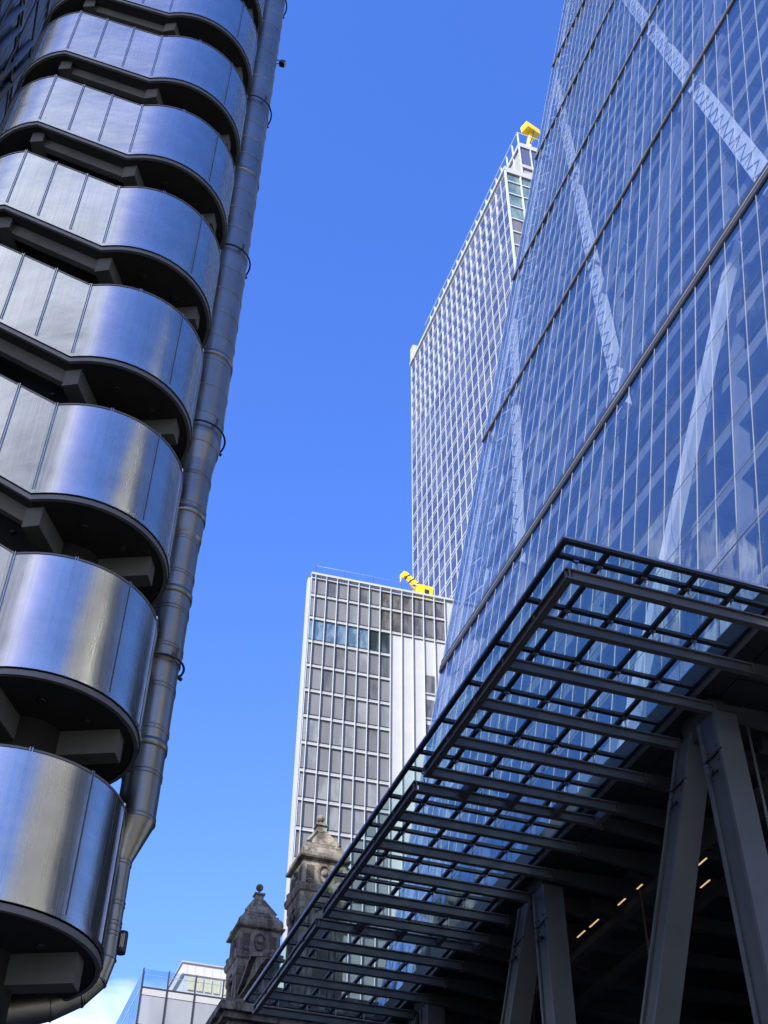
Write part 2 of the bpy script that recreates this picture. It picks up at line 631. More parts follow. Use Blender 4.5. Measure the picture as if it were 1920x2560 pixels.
def path(r, nseg=26, zl=None):
    """one turn of the helix: list of (x, y, dz, kind); starts at the back of the north landing"""
    pts = []
    a0 = A_F + math.pi
    pts.append((CB - NO * r, 0.0))
    for k in range(nseg + 1):
        a = a0 - math.pi * k / nseg
        pts.append((C0 + Vector((math.cos(a), math.sin(a), 0)) * r, 0.0))
    pts.append((CB + NO * r, 0.0))
    pts.append((C1 + NO * r, STOREY / 2))
    for k in range(1, nseg):
        a = A_F - math.pi * k / nseg
        pts.append((C1 + Vector((math.cos(a), math.sin(a), 0)) * r, STOREY / 2))
    pts.append((C1 - NO * r, STOREY / 2))
    pts.append((CB - NO * r, STOREY))
    return pts


def ribbon(mb, r, z, zb, zt, smooth=True):
    """vertical strip along the helix path at radius r from z+zb to z+zt"""
    p = path(r)
    i0 = len(mb.v)
    for q, dz in p:
        mb.v.append((q.x, q.y, z + dz + zb))
        mb.v.append((q.x, q.y, z + dz + zt))
    for k in range(len(p) - 1):
        mb.f.append((i0 + 2 * k, i0 + 2 * k + 2, i0 + 2 * k + 3, i0 + 2 * k + 1) if r > 0 else None)
        mb.sm.append(smooth)


def flat_between(mb, ra, rb, z, h, up_=True):
    pa, pb = path(ra), path(rb)
    for k in range(len(pa) - 1):
        q = [(pa[k][0].x, pa[k][0].y, z + pa[k][1] + h), (pa[k + 1][0].x, pa[k + 1][0].y, z + pa[k + 1][1] + h),
             (pb[k + 1][0].x, pb[k + 1][0].y, z + pb[k + 1][1] + h), (pb[k][0].x, pb[k][0].y, z + pb[k][1] + h)]
        mb.face(q if up_ else q[::-1])


def belt(ra, rb, z, zb, zt):
    """closed ribbon with thickness between radii ra (outer) and rb (inner)"""
    mb = MB()
    ribbon(mb, ra, z, zb, zt)
    ribbon(mb, rb, z, zb, zt)
    flat_between(mb, ra, rb, z, zt)
    flat_between(mb, ra, rb, z, zb, False)
    return mb


stair = thing('stair_tower', 'stainless steel clad stair tower of stacked rounded bands on the left', 'tower', (C0.x, C0.y, 0))
core = MB()
for cc in (C0, C1):
    core.lathe(cc.x, cc.y, [(0.62, 0), (0.62, Z0 + 12 * STOREY)], 20)
core.bar((C0.x, C0.y, 20 + Z0 * 0), (C1.x, C1.y, 20 + Z0 * 0), 0.34, 40 + 2 * Z0, (0, 0, 1))
core.build('stair_core', M['soffit_conc'], stair)
STRIP_ANG = [-119.1 + 32.4 * k for k in range(1, 7)]

lvl_parts = None
for lv in range(-1, 11):
    z = Z0 + STOREY * lv
    if lv < 0:
        continue
    if lvl_parts is None:
        # soffit slab of landings and flights
        sl = MB()
        flat_between(sl, RAD - 0.07, 0.55, z, -0.02)
        flat_between(sl, RAD - 0.07, 0.55, z, -0.15, False)
        ribbon(sl, RAD - 0.07, z, -0.15, -0.02)
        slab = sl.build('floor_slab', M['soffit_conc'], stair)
        clad = belt(RAD, RAD - 0.05, z, 0.03, CLAD).build('steel_cladding', M['steel'], slab)
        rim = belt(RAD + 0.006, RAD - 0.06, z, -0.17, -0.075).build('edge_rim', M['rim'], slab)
        trim = belt(RAD + 0.032, RAD - 0.02, z, -0.052, 0.028).build('base_trim', M['steel'], slab)
        cap = belt(RAD + 0.012, RAD - 0.06, z, CLAD + 0.002, CLAD + 0.035).build('top_capping', M['rim'], slab)
        js = MB()

        def strip(c, d, zz):
            p = c + d * (RAD + 0.012)
            side = Vector((-d.y, d.x, 0))
            for s_ in (-0.018, 0.018):
                js.bar((p + side * s_) + Vector((0, 0, zz + 0.03)), (p + side * s_) + Vector((0, 0, zz + CLAD + 0.05)), 0.012, 0.026, d)
        for a in STRIP_ANG:
            strip(C0, Vector((math.cos(R(a)), math.sin(R(a)), 0)), z)
        for k in range(4):
            strip(CB + AX * (FLIGHT * k / 3), NO, z + STOREY / 2 * k / 3)
        for k in range(1, 6):
            a = A_F - R(33 * k)
            strip(C1, Vector((math.cos(a), math.sin(a), 0)), z + STOREY / 2)
        strips = js.build('joint_strip', M['steel'], slab)
        brs = []
        for c, a, zz in ((C0, -119.0, z), (C0, -25.0, z), (C1, math.degrees(A_F), z + STOREY / 2), (C1, math.degrees(A_F) - 95, z + STOREY / 2)):
            d = Vector((math.cos(R(a)), math.sin(R(a)), 0))
            b = MB()
            p0 = c + d * (RAD - 0.20) + Vector((0, 0, zz - 0.37))
            p1 = c + d * 0.4 + Vector((0, 0, zz - 0.37))
            b.bar(p0, p1, 0.30, 0.42, (0, 0, 1))
            brs.append(b.build('bracket', M['concrete'], slab))
        st = MB()
        q0 = CB + NO * (RAD - 0.42)
        q1 = C1 + NO * (RAD - 0.42)
        st.bar(q0 + Vector((0, 0, z - 0.30)), q1 + Vector((0, 0, z + STOREY / 2 - 0.30)), 0.16, 0.28, (0, 0, 1))
        stringer = st.build('stair_stringer', M['concrete'], slab)
        for a in (-150, -85, -45, 10):
            lm = MB()
            p = C0 + Vector((math.cos(R(a)), math.sin(R(a)), 0)) * 1.15
            lm.lathe(p.x, p.y, [(0.055, z - 0.19), (0.06, z - 0.152)], 12)
            brs.append(lm.build('soffit_fitting', M['black'], slab))
        lvl_parts = (slab, [clad, rim, trim, cap, strips, stringer] + brs)
    else:
        s2 = copy_part(lvl_parts[0], stair, (0, 0, STOREY * lv))
        for c in lvl_parts[1]:
            copy_part(c, s2)
# stem that carries the tower below the last landing
stem = MB()
stem.lathe(C1.x, C1.y, [(1.25, 0), (1.25, Z0 + 1.3)], 24)
stem.bar((C0.x - 0.6, C0.y + 0.25, 0), (C0.x - 0.6, C0.y + 0.25, Z0 - 0.2), 1.1, 1.1, (1, 0, 0))
stem.build('tower_stem', M['soffit_conc'], stair)

# ------------------------------------------------------------------ big exhaust duct beside the stair tower
PX, PY = 2.10, 18.36
duct = thing('exhaust_duct', 'tall ringed stainless exhaust duct rising beside the clad stair tower', 'duct', (PX, PY, 0))
prof = [(0.325, 11.50), (0.335, 14.6), (0.36, 14.65), (0.37, 17.6), (0.395, 17.65), (0.41, 19.62), (0.50, 20.35), (0.505, 47.0)]
d_ = MB()
i0 = 0
n_ = 40
fine = []
for k in range(len(prof) - 1):
    (ra, za), (rb, zb) = prof[k], prof[k + 1]
    fine.append((ra, za)); fine.append((rb, zb))
for (ra, za), (rb, zb) in zip(prof[:-1], prof[1:]):
    base = len(d_.v)
    for r_, z_ in ((ra, za), (rb, zb)):
        for q in range(n_):
            a = 2 * math.pi * q / n_
            d_.v.append((PX + r_ * math.cos(a), PY + r_ * math.sin(a), z_))
    for q in range(n_):
        q2 = (q + 1) % n_
        d_.f.append((base + q, base + q2, base + n_ + q2, base + n_ + q)); d_.sm.append(True)
NX = 2.0
for (xa, ra, za), (xb, rb, zb) in (((NX, 0.152, 9.55), (NX, 0.152, 10.80)), ((NX, 0.152, 10.80), (PX, 0.325, 11.50))):
    base = len(d_.v)
    for x_, r_, z_ in ((xa, ra, za), (xb, rb, zb)):
        for q in range(n_):
            a = 2 * math.pi * q / n_
            d_.v.append((x_ + r_ * math.cos(a), PY + r_ * math.sin(a), z_))
    for q in range(n_):
        q2 = (q + 1) % n_
        d_.f.append((base + q, base + q2, base + n_ + q2, base + n_ + q)); d_.sm.append(True)
d_.build('duct_shaft', M['duct'], duct)


def duct_r(z):
    for (ra, za), (rb, zb) in zip(prof[:-1], prof[1:]):
        if za <= z <= zb:
            return lerp(ra, rb, (z - za) / (zb - za))
    return prof[-1][0]


zc = 10.05
rings = [11.55]
for z in (9.62, 9.78, 10.10, 10.78):
    c_ = MB()
    for dz in (-0.03, 0.03):
        c_.lathe(NX, PY, [(0.145, z + dz - 0.012), (0.163, z + dz - 0.009), (0.163, z + dz + 0.009), (0.145, z + dz + 0.012)], 32)
    c_.build('ring_seam', M['duct_band'], duct)
z = 12.35
while z < 46:
    rings.append(z)
    z += 0.86
HOOPS = (14.62, 20.55, 26.9, 34.2, 41.2)
for z in rings:
    r_ = duct_r(z)
    c_ = MB()
    for dz in ((0.0,) if z > 20 else (-0.035, 0.035)):
        c_.lathe(PX, PY, [(r_ - 0.01, z + dz - 0.013), (r_ + 0.012, z + dz - 0.010), (r_ + 0.012, z + dz + 0.010), (r_ - 0.01, z + dz + 0.013)], 40)
    c_.build('ring_seam', M['duct_band'], duct)
for z in (12.9, 16.2, 18.2, 22.9, 30.5):
    r_ = duct_r(z)
    MB().lathe(PX, PY, [(r_ - 0.01, z - 0.075), (r_ + 0.022, z - 0.07), (r_ + 0.022, z + 0.07), (r_ - 0.01, z + 0.075)], 40).build('wide_collar', M['duct'], duct)
for z in HOOPS:
    h_ = MB()
    r_ = duct_r(z) + 0.075
    pts = [(PX + r_ * math.cos(a), PY + r_ * math.sin(a), z) for a in [R(-165 + 10 * k) for k in range(20)]]
    h_.tube(pts, 0.022, 8)
    a = R(-62)
    h_.bar((PX + r_ * math.cos(a), PY + r_ * math.sin(a), z), (PX + (r_ + 0.02) * math.cos(a), PY + (r_ + 0.02) * math.sin(a), z + 0.2), 0.05, 0.05, (1, 0, 0))
    a = R(22)
    h_.bar((PX + (r_ - 0.07) * math.cos(a), PY + (r_ - 0.07) * math.sin(a), z - 0.02), (PX + (r_ + 0.05) * math.cos(a), PY + (r_ + 0.05) * math.sin(a), z - 0.06), 0.05, 0.05, (0, 0, 1))
    h_.build('cable_hoop', M['black'], duct)
for k in range(11):
    z = Z0 + STOREY * k + 2.62
    b = MB()
    b.bar((1.30, 17.75, z), (1.78, 18.15, z), 0.05, 0.07, (0, 0, 1))
    b.bar((1.30, 17.75, z - 0.35), (1.78, 18.15, z - 0.28), 0.04, 0.05, (0, 0, 1))
    b.box(1.70, 18.06, z - 0.45, 1.84, 18.2, z + 0.06)
    b.build('duct_bracket', M['black'], duct)
# segmented elbow to the left under the tower
elb = [((2.0, 18.36, 9.60), 0.152), ((2.0, 18.36, 9.25), 0.155), ((1.92, 18.36, 8.92), 0.165), ((1.68, 18.36, 8.66), 0.185), ((1.30, 18.36, 8.46), 0.225), ((0.7, 18.36, 8.30), 0.30), ((-0.6, 18.4, 8.2), 0.34), ((-2.6, 18.5, 8.1), 0.36)]
for k in range(len(elb) - 1):
    (pa, ra), (pb, rb) = elb[k], elb[k + 1]
    e_ = MB()
    e_.tube([pa, pb], [ra, rb], 28, cap=False)
    e_.build('elbow_segment', M['duct'], duct)
for k in range(1, len(elb) - 1):
    p, r_ = Vector(elb[k][0]), elb[k][1]
    t = (Vector(elb[k + 1][0]) - Vector(elb[k - 1][0])).normalized()
    MB().tube([p - t * 0.008, p + t * 0.008], r_ + 0.012, 28).build('ring_seam', M['duct_band'], duct)


def floodlight(name, label, p, d, w, h, dep):
    t = thing(name, label, 'floodlight', p)
    p, d = Vector(p), Vector(d).normalized()
    b = MB(); b.bar(p - d * dep / 2, p + d * dep / 2, w, h, (0, 0, 1)); b.build('lamp_body', M['black'], t)
    b = MB(); b.bar(p + d * (dep / 2 + 0.002), p + d * (dep / 2 + 0.02), w * 0.8, h * 0.8, (0, 0, 1)); b.build('lamp_glass', M['grey_shade'], t)
    return t


f1 = floodlight('floodlight', 'small black floodlight on a bracket near the top of the ringed duct', (2.80, 18.40, 37.75), (0.7, -0.2, -0.35), 0.18, 0.14, 0.16)
b = MB()
b.tube([(2.58, 18.40, 37.88), (2.74, 18.40, 37.82)], 0.016, 8)
b.tube([(2.58, 18.40, 37.60), (2.74, 18.40, 37.70)], 0.016, 8)
b.build('mounting_arm', M['black'], f1)
# grille lamp low on the duct
cl_ = thing('wall_lantern', 'small dark cylindrical lamp with pale slats on the narrow duct bend', 'lamp', (2.18, 18.36, 9.55))
MB().lathe(2.20, 18.36, [(0.075, 9.36), (0.08, 9.40), (0.08, 9.66), (0.07, 9.70)], 20).build('lamp_body', M['black'], cl_)
b = MB()
for k in range(3):
    a = R(-112 + k * 14)
    b.bar((2.20 + 0.084 * math.cos(a), 18.36 + 0.084 * math.sin(a), 9.43), (2.20 + 0.084 * math.cos(a), 18.36 + 0.084 * math.sin(a), 9.64), 0.014, 0.012, (math.cos(a), math.sin(a), 0))
b.build('lamp_slat', M['beige_blind'], cl_)

# ------------------------------------------------------------------ dark service building behind the stair tower
svc = thing('service_building', 'dark ribbed service building behind the clad stair tower', 'building', (-30, 45, 0))
b = MB()
b.box(-60, 18.0, 0, -7.6, 55, 70)
b.box(-60, 55, 0, -7.6, 84, 90)
b.build('wall', M['body'], svc)
rb = MB()
for k in range(60):
    y = 22.0 + k * 0.55
    rb.tube([(-7.55, y, 4), (-7.55, y, 69)], 0.20, 8)
rb.build('ribbed_cladding', M['dark_clad'], svc)
for zz in (46.0, 54.5, 63.0):
    b = MB(); b.box(-7.62, 22, zz, -7.28, 55, zz + 0.25); b.build('floor_band', M['body'], svc)
for y0, z0, y1, z1 in ((24.6, 44, 27.2, 52.5), (25.6, 44, 28.2, 52.5), (28.6, 48.6, 31.2, 57), (29.6, 48.6, 32.2, 57), (30.5, 52, 33.5, 61)):
    b = MB(); b.tube([(-7.15, y0, z0), (-7.15, y1, z1)], 0.16, 10); b.build('diagonal_pipe', M['black'], svc)
for k in range(3):
    zz = 46.8 + k * 5.2
    b = MB(); b.tube([(-7.1, 23.5, zz), (-7.1, 34, zz)], 0.05, 8); b.build('walkway_rail', M['black'], svc)
for k in range(3):
    y = 25.5 + k * 3.4
    b = MB(); b.tube([(-7.1, y, 42), (-7.1, y, 64)], 0.05, 8); b.build('ladder_post', M['black'], svc)

# ------------------------------------------------------------------ sloping glass tower (right)
SL = 0.179


def FX(z, off=0.0):
    return 30.25 + SL * (z - 59.5) + off


TY0, TY1 = 25.95, 73.5
TB, TT = 31.2, 226.0
gt = thing('glass_tower', 'tall blue glass office tower with sloping facade on the right', 'tower', (45, 50, 0))
BANDS = [59.2, 87.1, 115.2, 143.3, 171.4, 199.5]
edges = [TB] + BANDS + [TT]
for k in range(len(edges) - 1):
    z0 = edges[k] + (0.74 if k == 1 else 0.5 if k else 0.0)
    z1 = edges[k + 1] - (0.57 if k < len(edges) - 2 else 0)
    b = MB()
    lo = [(FX(z0), TY0, z0), (FX(z0), TY1, z0), (FX(z0) + 0.05, TY1, z0), (FX(z0) + 0.05, TY0, z0)]
    hi = [(FX(z1), TY0, z1), (FX(z1), TY1, z1), (FX(z1) + 0.05, TY1, z1), (FX(z1) + 0.05, TY0, z1)]
    b.hexa(lo[::-1], hi[::-1])
    b.build('facade_glazing', M['facade_glass'], gt)
for ib, zb in enumerate(BANDS):
    q = 1.0 if ib == 0 else 0.62

    def band(za, zb_, prot, back=0.3):
        m_ = MB()
        lo = [(FX(za) - prot, TY0 - 0.1, za), (FX(za) - prot, TY1 + 0.06, za), (FX(za) + back, TY1 + 0.06, za), (FX(za) + back, TY0 - 0.1, za)]
        hi = [(FX(zb_) - prot, TY0 - 0.1, zb_), (FX(zb_) - prot, TY1 + 0.06, zb_), (FX(zb_) + back, TY1 + 0.06, zb_), (FX(zb_) + back, TY0 - 0.1, zb_)]
        return m_.hexa(lo[::-1], hi[::-1])
    main = band(zb - 0.50 * q, zb + 0.04, 0.09).build('floor_band', M['band_grey'], gt)
    band(zb + 0.11, zb + 0.11 + 0.55 * q, 0.06).build('band_groove', M['band_dark'], main)
    band(zb + 0.045, zb + 0.095, 0.12).build('band_trim', M['band_trim'], main)
    band(zb - 0.50 * q - 0.12, zb - 0.50 * q - 0.002, 0.05).build('band_groove', M['band_dark'], main)
ny = 31
my = [TY0 + 0.05 + (TY1 - TY0 - 0.1) * k / (ny - 1) for k in range(ny)]
for k, y in enumerate(my):
    b = MB()
    b.bar((FX(TB, -0.013), y, TB), (FX(TT, -0.013), y, TT), 0.018 if k % 5 else 0.036, 0.03, (1, 0, 0))
    b.build('mullion', M['mullion'], gt)
for k in range(48):
    z = 35.35 + 4.0 * k
    if z > 224 or min(abs(z - q) for q in BANDS) < 1.2:
        continue
    b = MB()
    b.bar((FX(z, -0.01), TY0, z), (FX(z, -0.01), TY1, z), 0.022, 0.024, (1, 0, 0))
    b.build('transom', M['transom'], gt)
# floor plates seen through the glass, one mesh moved up with the slope
fp = MB()
z = 35.1
x0 = FX(z) + 1.9
fp.box(x0, TY0 + 0.2, z - 0.18, x0 + 13, TY1 - 0.2, z + 0.12)
fp.box(x0, TY0 + 0.2, z - 0.62, x0 + 0.28, TY1 - 0.2, z - 0.185)
for k in range(16):
    y = TY0 + 1.2 + k * 3.0
    fp.box(x0 + 0.3, y, z - 0.58, x0 + 12.8, y + 0.26, z - 0.185)
for k in range(3):
    fp.box(x0 + 3 + k * 3.2, TY0 + 0.3, z - 0.50, x0 + 3.2 + k * 3.2, TY1 - 0.3, z - 0.186)
plate = fp.build('floor_plate', M['ceil'], gt)
for k in range(1, 47):
    copy_part(plate, gt, (SL * 4.0 * k, 0, 4.0 * k))
b = MB()
b.hexa([(FX(TB, 13.2), TY0 + 0.3, TB), (FX(TB, 13.9), TY0 + 0.3, TB), (FX(TB, 13.9), TY1 - 0.3, TB), (FX(TB, 13.2), TY1 - 0.3, TB)],
       [(FX(TT, 13.2), TY0 + 0.3, TT), (FX(TT, 13.9), TY0 + 0.3, TT), (FX(TT, 13.9), TY1 - 0.3, TT), (FX(TT, 13.2), TY1 - 0.3, TT)])
b.build('core_wall', M['core'], gt)
# inclined braces and columns just behind the glass
OFF = 0.95


def brace(y0, z0, y1, z1, w, mname='brace', d=0.5, off=OFF):
    m_ = MB()
    m_.bar((FX(z0, off), y0, z0), (FX(z1, off), y1, z1), w, d, (1, 0, -SL))
    o = m_.build('brace', M[mname], gt)
    if w > 0.8:
        t_ = MB()
        n_ = int((z1 - z0) / 1.0)
        fo = off - d / 2 - 0.03
        for k in range(n_):
            ta, tb = k / n_, (k + 1) / n_
            za, zb_ = lerp(z0, z1, ta), lerp(z0, z1, tb)
            ya, yb = lerp(y0, y1, ta), lerp(y0, y1, tb)
            sg = 1 if k % 2 else -1
            t_.bar((FX(za, fo), ya + sg * w * 0.42, za), (FX(zb_, fo), yb - sg * w * 0.42, zb_), random.uniform(0.06, 0.12), 0.03, (1, 0, -SL))
        t_.build('brace_lattice', M['transom'], o)
    return o


def bl(y0, z0, s, z1, w, **k):
    brace(y0, z0, y0 + s * (z1 - z0), z1, w, **k)


bl(27.3, 59.5, 0.278, 224, 1.15)
bl(44.4, 59.5, 0.272, 166, 1.15)
bl(46.0, 64.0, -0.377, 116, 0.45, mname='core')
bl(42.5, 31.5, -0.405, 59.5, 0.78)
bl(57.0, 31.5, -0.40, 115, 0.45, mname='core')
bl(68.0, 31.5, -0.39, 140, 0.45, mname='core')
bl(60.5, 59.5, 0.272, 107, 0.9)
bl(72.5, 72.0, -0.377, 190, 0.45, mname='core')
bl(72.0, 120.0, -0.377, 224, 0.45, mname='core')
for y in (33.6, 48.8, 63.6):
    b = MB(); b.bar((FX(TB, 2.3), y, TB), (FX(TT, 2.3), y, TT), 0.6, 0.6, (1, 0, 0)); b.build('inner_column', M['ceil'], gt)
# steel edge ladder at the west end, just inside the glass
for off in (0.7, 2.4):
    b = MB(); b.bar((FX(TB, off), TY1 - 0.5, TB), (FX(TT, off), TY1 - 0.5, TT), 0.25, 0.25, (1, 0, 0)); b.build('edge_post', M['brace'], gt)
for k in range(47):
    z = 34.0 + 4.0 * k
    b = MB()
    b.bar((FX(z, 0.7), TY1 - 0.5, z), (FX(z + 2.6, 2.4), TY1 - 0.5, z + 2.6), 0.12, 0.12, (0, 1, 0))
    b.build('edge_lattice', M['brace'], gt)
for y, nm in ((TY0, 'east_glazing'), (TY1, 'west_glazing')):
    b = MB()
    b.hexa([(FX(TB, 0.06), y - 0.03, TB), (FX(TB, 13.9), y - 0.03, TB), (FX(TB, 13.9), y + 0.03, TB), (FX(TB, 0.06), y + 0.03, TB)],
           [(FX(TT, 0.06), y - 0.03, TT), (FX(TT, 13.9), y - 0.03, TT), (FX(TT, 13.9), y + 0.03, TT), (FX(TT, 0.06), y + 0.03, TT)])
    b.build('side_glazing', M['facade_glass'], gt)
b = MB(); b.box(FX(TT) - 0.2, TY0 - 0.2, TT, FX(TT, 14.2), TY1 + 0.2, TT + 0.5); b.build('roof', M['band_grey'], gt)
# underside of the tower over the open undercroft
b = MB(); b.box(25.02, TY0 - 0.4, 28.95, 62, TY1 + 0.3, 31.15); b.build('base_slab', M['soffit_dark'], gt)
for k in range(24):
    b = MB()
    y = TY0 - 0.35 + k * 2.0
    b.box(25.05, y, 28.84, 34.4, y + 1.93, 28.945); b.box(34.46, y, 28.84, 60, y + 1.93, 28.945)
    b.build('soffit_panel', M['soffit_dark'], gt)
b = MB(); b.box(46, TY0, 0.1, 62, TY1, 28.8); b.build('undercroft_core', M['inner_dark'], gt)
for x0, zt in ((27.6, 26.7), (30.5, 26.9)):
    b = MB(); b.box(x0, TY0 + 8, zt - 0.35, x0 + 0.35, TY1, zt); b.build('undercroft_beam', M['inner_dark'], gt)
for k in range(12):
    y = 30 + k * 3.7
    b = MB(); b.box(27.2, y, 27.5, 45.9, y + 0.35, 28.1); b.build('cross_beam', M['inner_dark'], gt)
for zt, x0 in ((8.0, 38), (13.0, 36), (18.5, 33.5)):
    b = MB(); b.box(x0, TY0 + 4, zt - 0.7, 46, TY1 - 2, zt); b.build('mezzanine_floor', M['inner_dark'], gt)
    b = MB(); b.box(x0 - 0.03, TY0 + 4, zt + 0.02, x0 + 0.03, TY1 - 2, zt + 1.1); b.build('balustrade', M['rail_glass'], gt)
# raking columns: leaning leg and upright leg per frame, spaced along the street
COLX = 24.35


def leg(y0, z0, y1, z1, wy, wx, nm):
    m_ = MB()
    x0, x1 = COLX, COLX + wx
    d = Vector((0, y1 - y0, z1 - z0)).normalized()
    ins = 0.16
    # I-like box: two flanges along y, recessed plate between
    for ya, yb in ((-wy / 2, -wy / 2 + ins), (wy / 2 - ins, wy / 2)):
        lo = [(x0, y0 + ya, z0), (x1, y0 + ya, z0), (x1, y0 + yb, z0), (x0, y0 + yb, z0)]
        hi = [(x0, y1 + ya, z1), (x1, y1 + ya, z1), (x1, y1 + yb, z1), (x0, y1 + yb, z1)]
        m_.hexa(lo, hi)
    o = m_.build('raking_column', M['column'], gt)
    p_ = MB()
    lo = [(x0 + 0.07, y0 - wy / 2 + ins, z0), (x1 - 0.05, y0 - wy / 2 + ins, z0), (x1 - 0.05, y0 + wy / 2 - ins, z0), (x0 + 0.07, y0 + wy / 2 - ins, z0)]
    hi = [(x0 + 0.07, y1 - wy / 2 + ins, z1), (x1 - 0.05, y1 - wy / 2 + ins, z1), (x1 - 0.05, y1 + wy / 2 - ins, z1), (x0 + 0.07, y1 + wy / 2 - ins, z1)]
    p_.hexa(lo, hi)
    p_.build('column_web', M['column_plate'], o)
    j_ = MB()
    for t in (0.06, 0.42):
        yc, zc_ = lerp(y1, y0, t), lerp(z1, z0, t)
        j_.box(x0 - 0.012, yc - wy / 2 - 0.01, zc_ - 0.035, x0 + 0.05, yc + wy / 2 + 0.01, zc_ + 0.035)
    j_.build('splice_joint', M['black'], o)
    bt = MB()
    for t in (0.05, 0.07, 0.41, 0.43):
        yc, zc_ = lerp(y1, y0, t), lerp(z1, z0, t)
        for q in (-0.5, -0.3, 0.3, 0.5):
            bt.tube([(x0 + 0.06, yc + q * wy * 0.8, zc_), (x0 - 0.03, yc + q * wy * 0.8, zc_)], 0.035, 6)
    bt.build('bolt_row', M['column_plate'], o)
    s_ = MB()
    yc, zc_ = lerp(y1, y0, 0.085), lerp(z1, z0, 0.085)
    for q in (-0.13, 0.13):
        s_.tube([(x0 - 0.02, yc + q, zc_), (x0 - 0.2, yc + q * 1.3, zc_ - 0.12)], 0.085, 12)
    s_.build('column_spotlight', M['black'], o)
    return o


for ya in (33.6, 48.7, 63.6):
    leg(ya + 1.15 + 0.61 * 27.9 - 0.61 * 3.0, 3.0, ya + 1.15, 27.9, 1.25, 1.0, 'w')
    leg(ya - 0.55, 0.1, ya - 0.45, 27.9, 1.25, 1.0, 'e')
    m_ = MB(); m_.box(COLX + 0.12, ya - 0.7, 27.5, COLX + 0.85, ya + 1.3, 28.7); m_.build('column_head', M['inner_dark'], gt)
b = MB()
b.tube([(26.0, 32.84, 28.7), (26.0, 32.95, 21.0)], 0.055, 10)
b.build('hanger_rod', M['column'], gt)
for y in (44.5, 56.0):
    b = MB(); b.tube([(27.5, y, 28.7), (27.5, y, 17.0)], 0.05, 10); b.build('hanger_rod', M['column_plate'], gt)

# strip lights under the tower
STRIPS = [((27.3, 44.5), (27.4, 44.0)), ((28.6, 43.0), (28.7, 41.9)), ((28.7, 41.6), (28.8, 40.9)), ((27.5, 40.8), (27.5, 40.4)), ((27.1, 48.7), (27.15, 47.8)),
          ((27.05, 49.9), (27.1, 49.1)), ((26.9, 53.2), (27.0, 52.7)), ((28.1, 54.5), (28.12, 53.7)), ((28.2, 51.9), (28.25, 51.2)), ((29.9, 43.4), (29.9, 42.6)), ((28.25, 50.7), (28.3, 49.9)), ((29.4, 46.6), (29.4, 45.9)), ((27.3, 46.2), (27.3, 45.5)), ((29.0, 56.4), (29.0, 55.8)), ((27.0, 51.6), (27.0, 51.0))]
for (xa, ya), (xb, yb) in STRIPS:
    t = MB(); xm = (xa + xb) / 2
    o = thing('strip_light', 'thin warm strip light glowing in the dark space under the glass tower', 'strip light', (xm, (ya + yb) / 2, 26.72), 'strip lights under the tower')
    MB().box(xm - 0.05, ya, 26.72, xm + 0.05, yb, 26.80).build('housing', M['black'], o)
    MB().box(xm - 0.035, ya, 26.695, xm + 0.035, yb, 26.716).build('diffuser', M['warm_lamp'], o)
    MB().tube([(xm, (ya + yb) / 2, 26.802), (xm, (ya + yb) / 2, 28.83)], 0.01, 6).build('hanger', M['black'], o)

# ------------------------------------------------------------------ glass canopy
can = thing('glass_canopy', 'dark steel canopy with glass roof panes projecting from the tower base', 'canopy', (20, 47, 27.8))
CX0, CXI = 15.55, 23.92
MODS = [[27.47, 30.0, 32.68, 35.33, 38.08, 40.55], [41.88, 44.28, 46.92, 49.45, 52.0, 54.3], [55.55, 57.75, 60.1, 62.45, 64.85, 67.2]]
ZL, ZU = 27.80, 28.26
xs = [15.61, 17.24, 18.93, 20.62, 22.30, 23.86]
rows = []
for mod in MODS:
    rows += [y + 0.10 for y in mod]
CYE, CYW = 26.85, 68.45
allrows = [CYE] + rows + [CYW]


def ibeam(p0, p1, w, name, parent, web=0.07, fl=0.06, h0=None):
    """I section between p0 and p1, top and bottom heights ZL..ZU"""
    m_ = MB()
    p0, p1 = Vector(p0), Vector(p1)
    for zc_, t_ in ((ZL + fl / 2, fl), (ZU - fl / 2, fl)):
        a, c = p0.copy(), p1.copy()
        a.z = c.z = zc_
        m_.bar(a, c, w, t_, (0, 0, 1))
    a, c = p0.copy(), p1.copy()
    a.z = c.z = (ZL + ZU) / 2
    m_.bar(a, c, web, ZU - ZL - 2 * fl - 0.001, (0, 0, 1))
    return m_.build(name, M['canopy_steel'], parent)


for mod in MODS:
    e = ibeam((15.93, mod[0] - 0.13, 0), (15.93, mod[-1] + 0.13, 0), 0.26, 'edge_beam', can)
    st = MB()
    for y in mod:
        st.box(15.805, y - 0.012, ZL + 0.061, 15.89, y + 0.012, ZU - 0.061)
    st.build('stiffener_plate', M['canopy_steel'], e)
    for y in mod:
        bmn = ibeam((16.07, y, 0), (24.45, y, 0), 0.24, 'rafter_beam', can)
        m_ = MB(); m_.box(24.46, y - 0.16, ZL - 0.03, 24.50, y + 0.16, ZU + 0.03); m_.build('end_plate', M['canopy_steel'], bmn)
        m_ = MB(); m_.hexa([(24.505, y - 0.13, ZL), (30, y - 0.13, ZL - 0.5), (30, y + 0.13, ZL - 0.5), (24.505, y + 0.13, ZL)], [(24.505, y - 0.13, ZU), (30, y - 0.13, ZU + 0.2), (30, y + 0.13, ZU + 0.2), (24.505, y + 0.13, ZU)])
        m_.build('inner_haunch', M['inner_dark'], bmn)
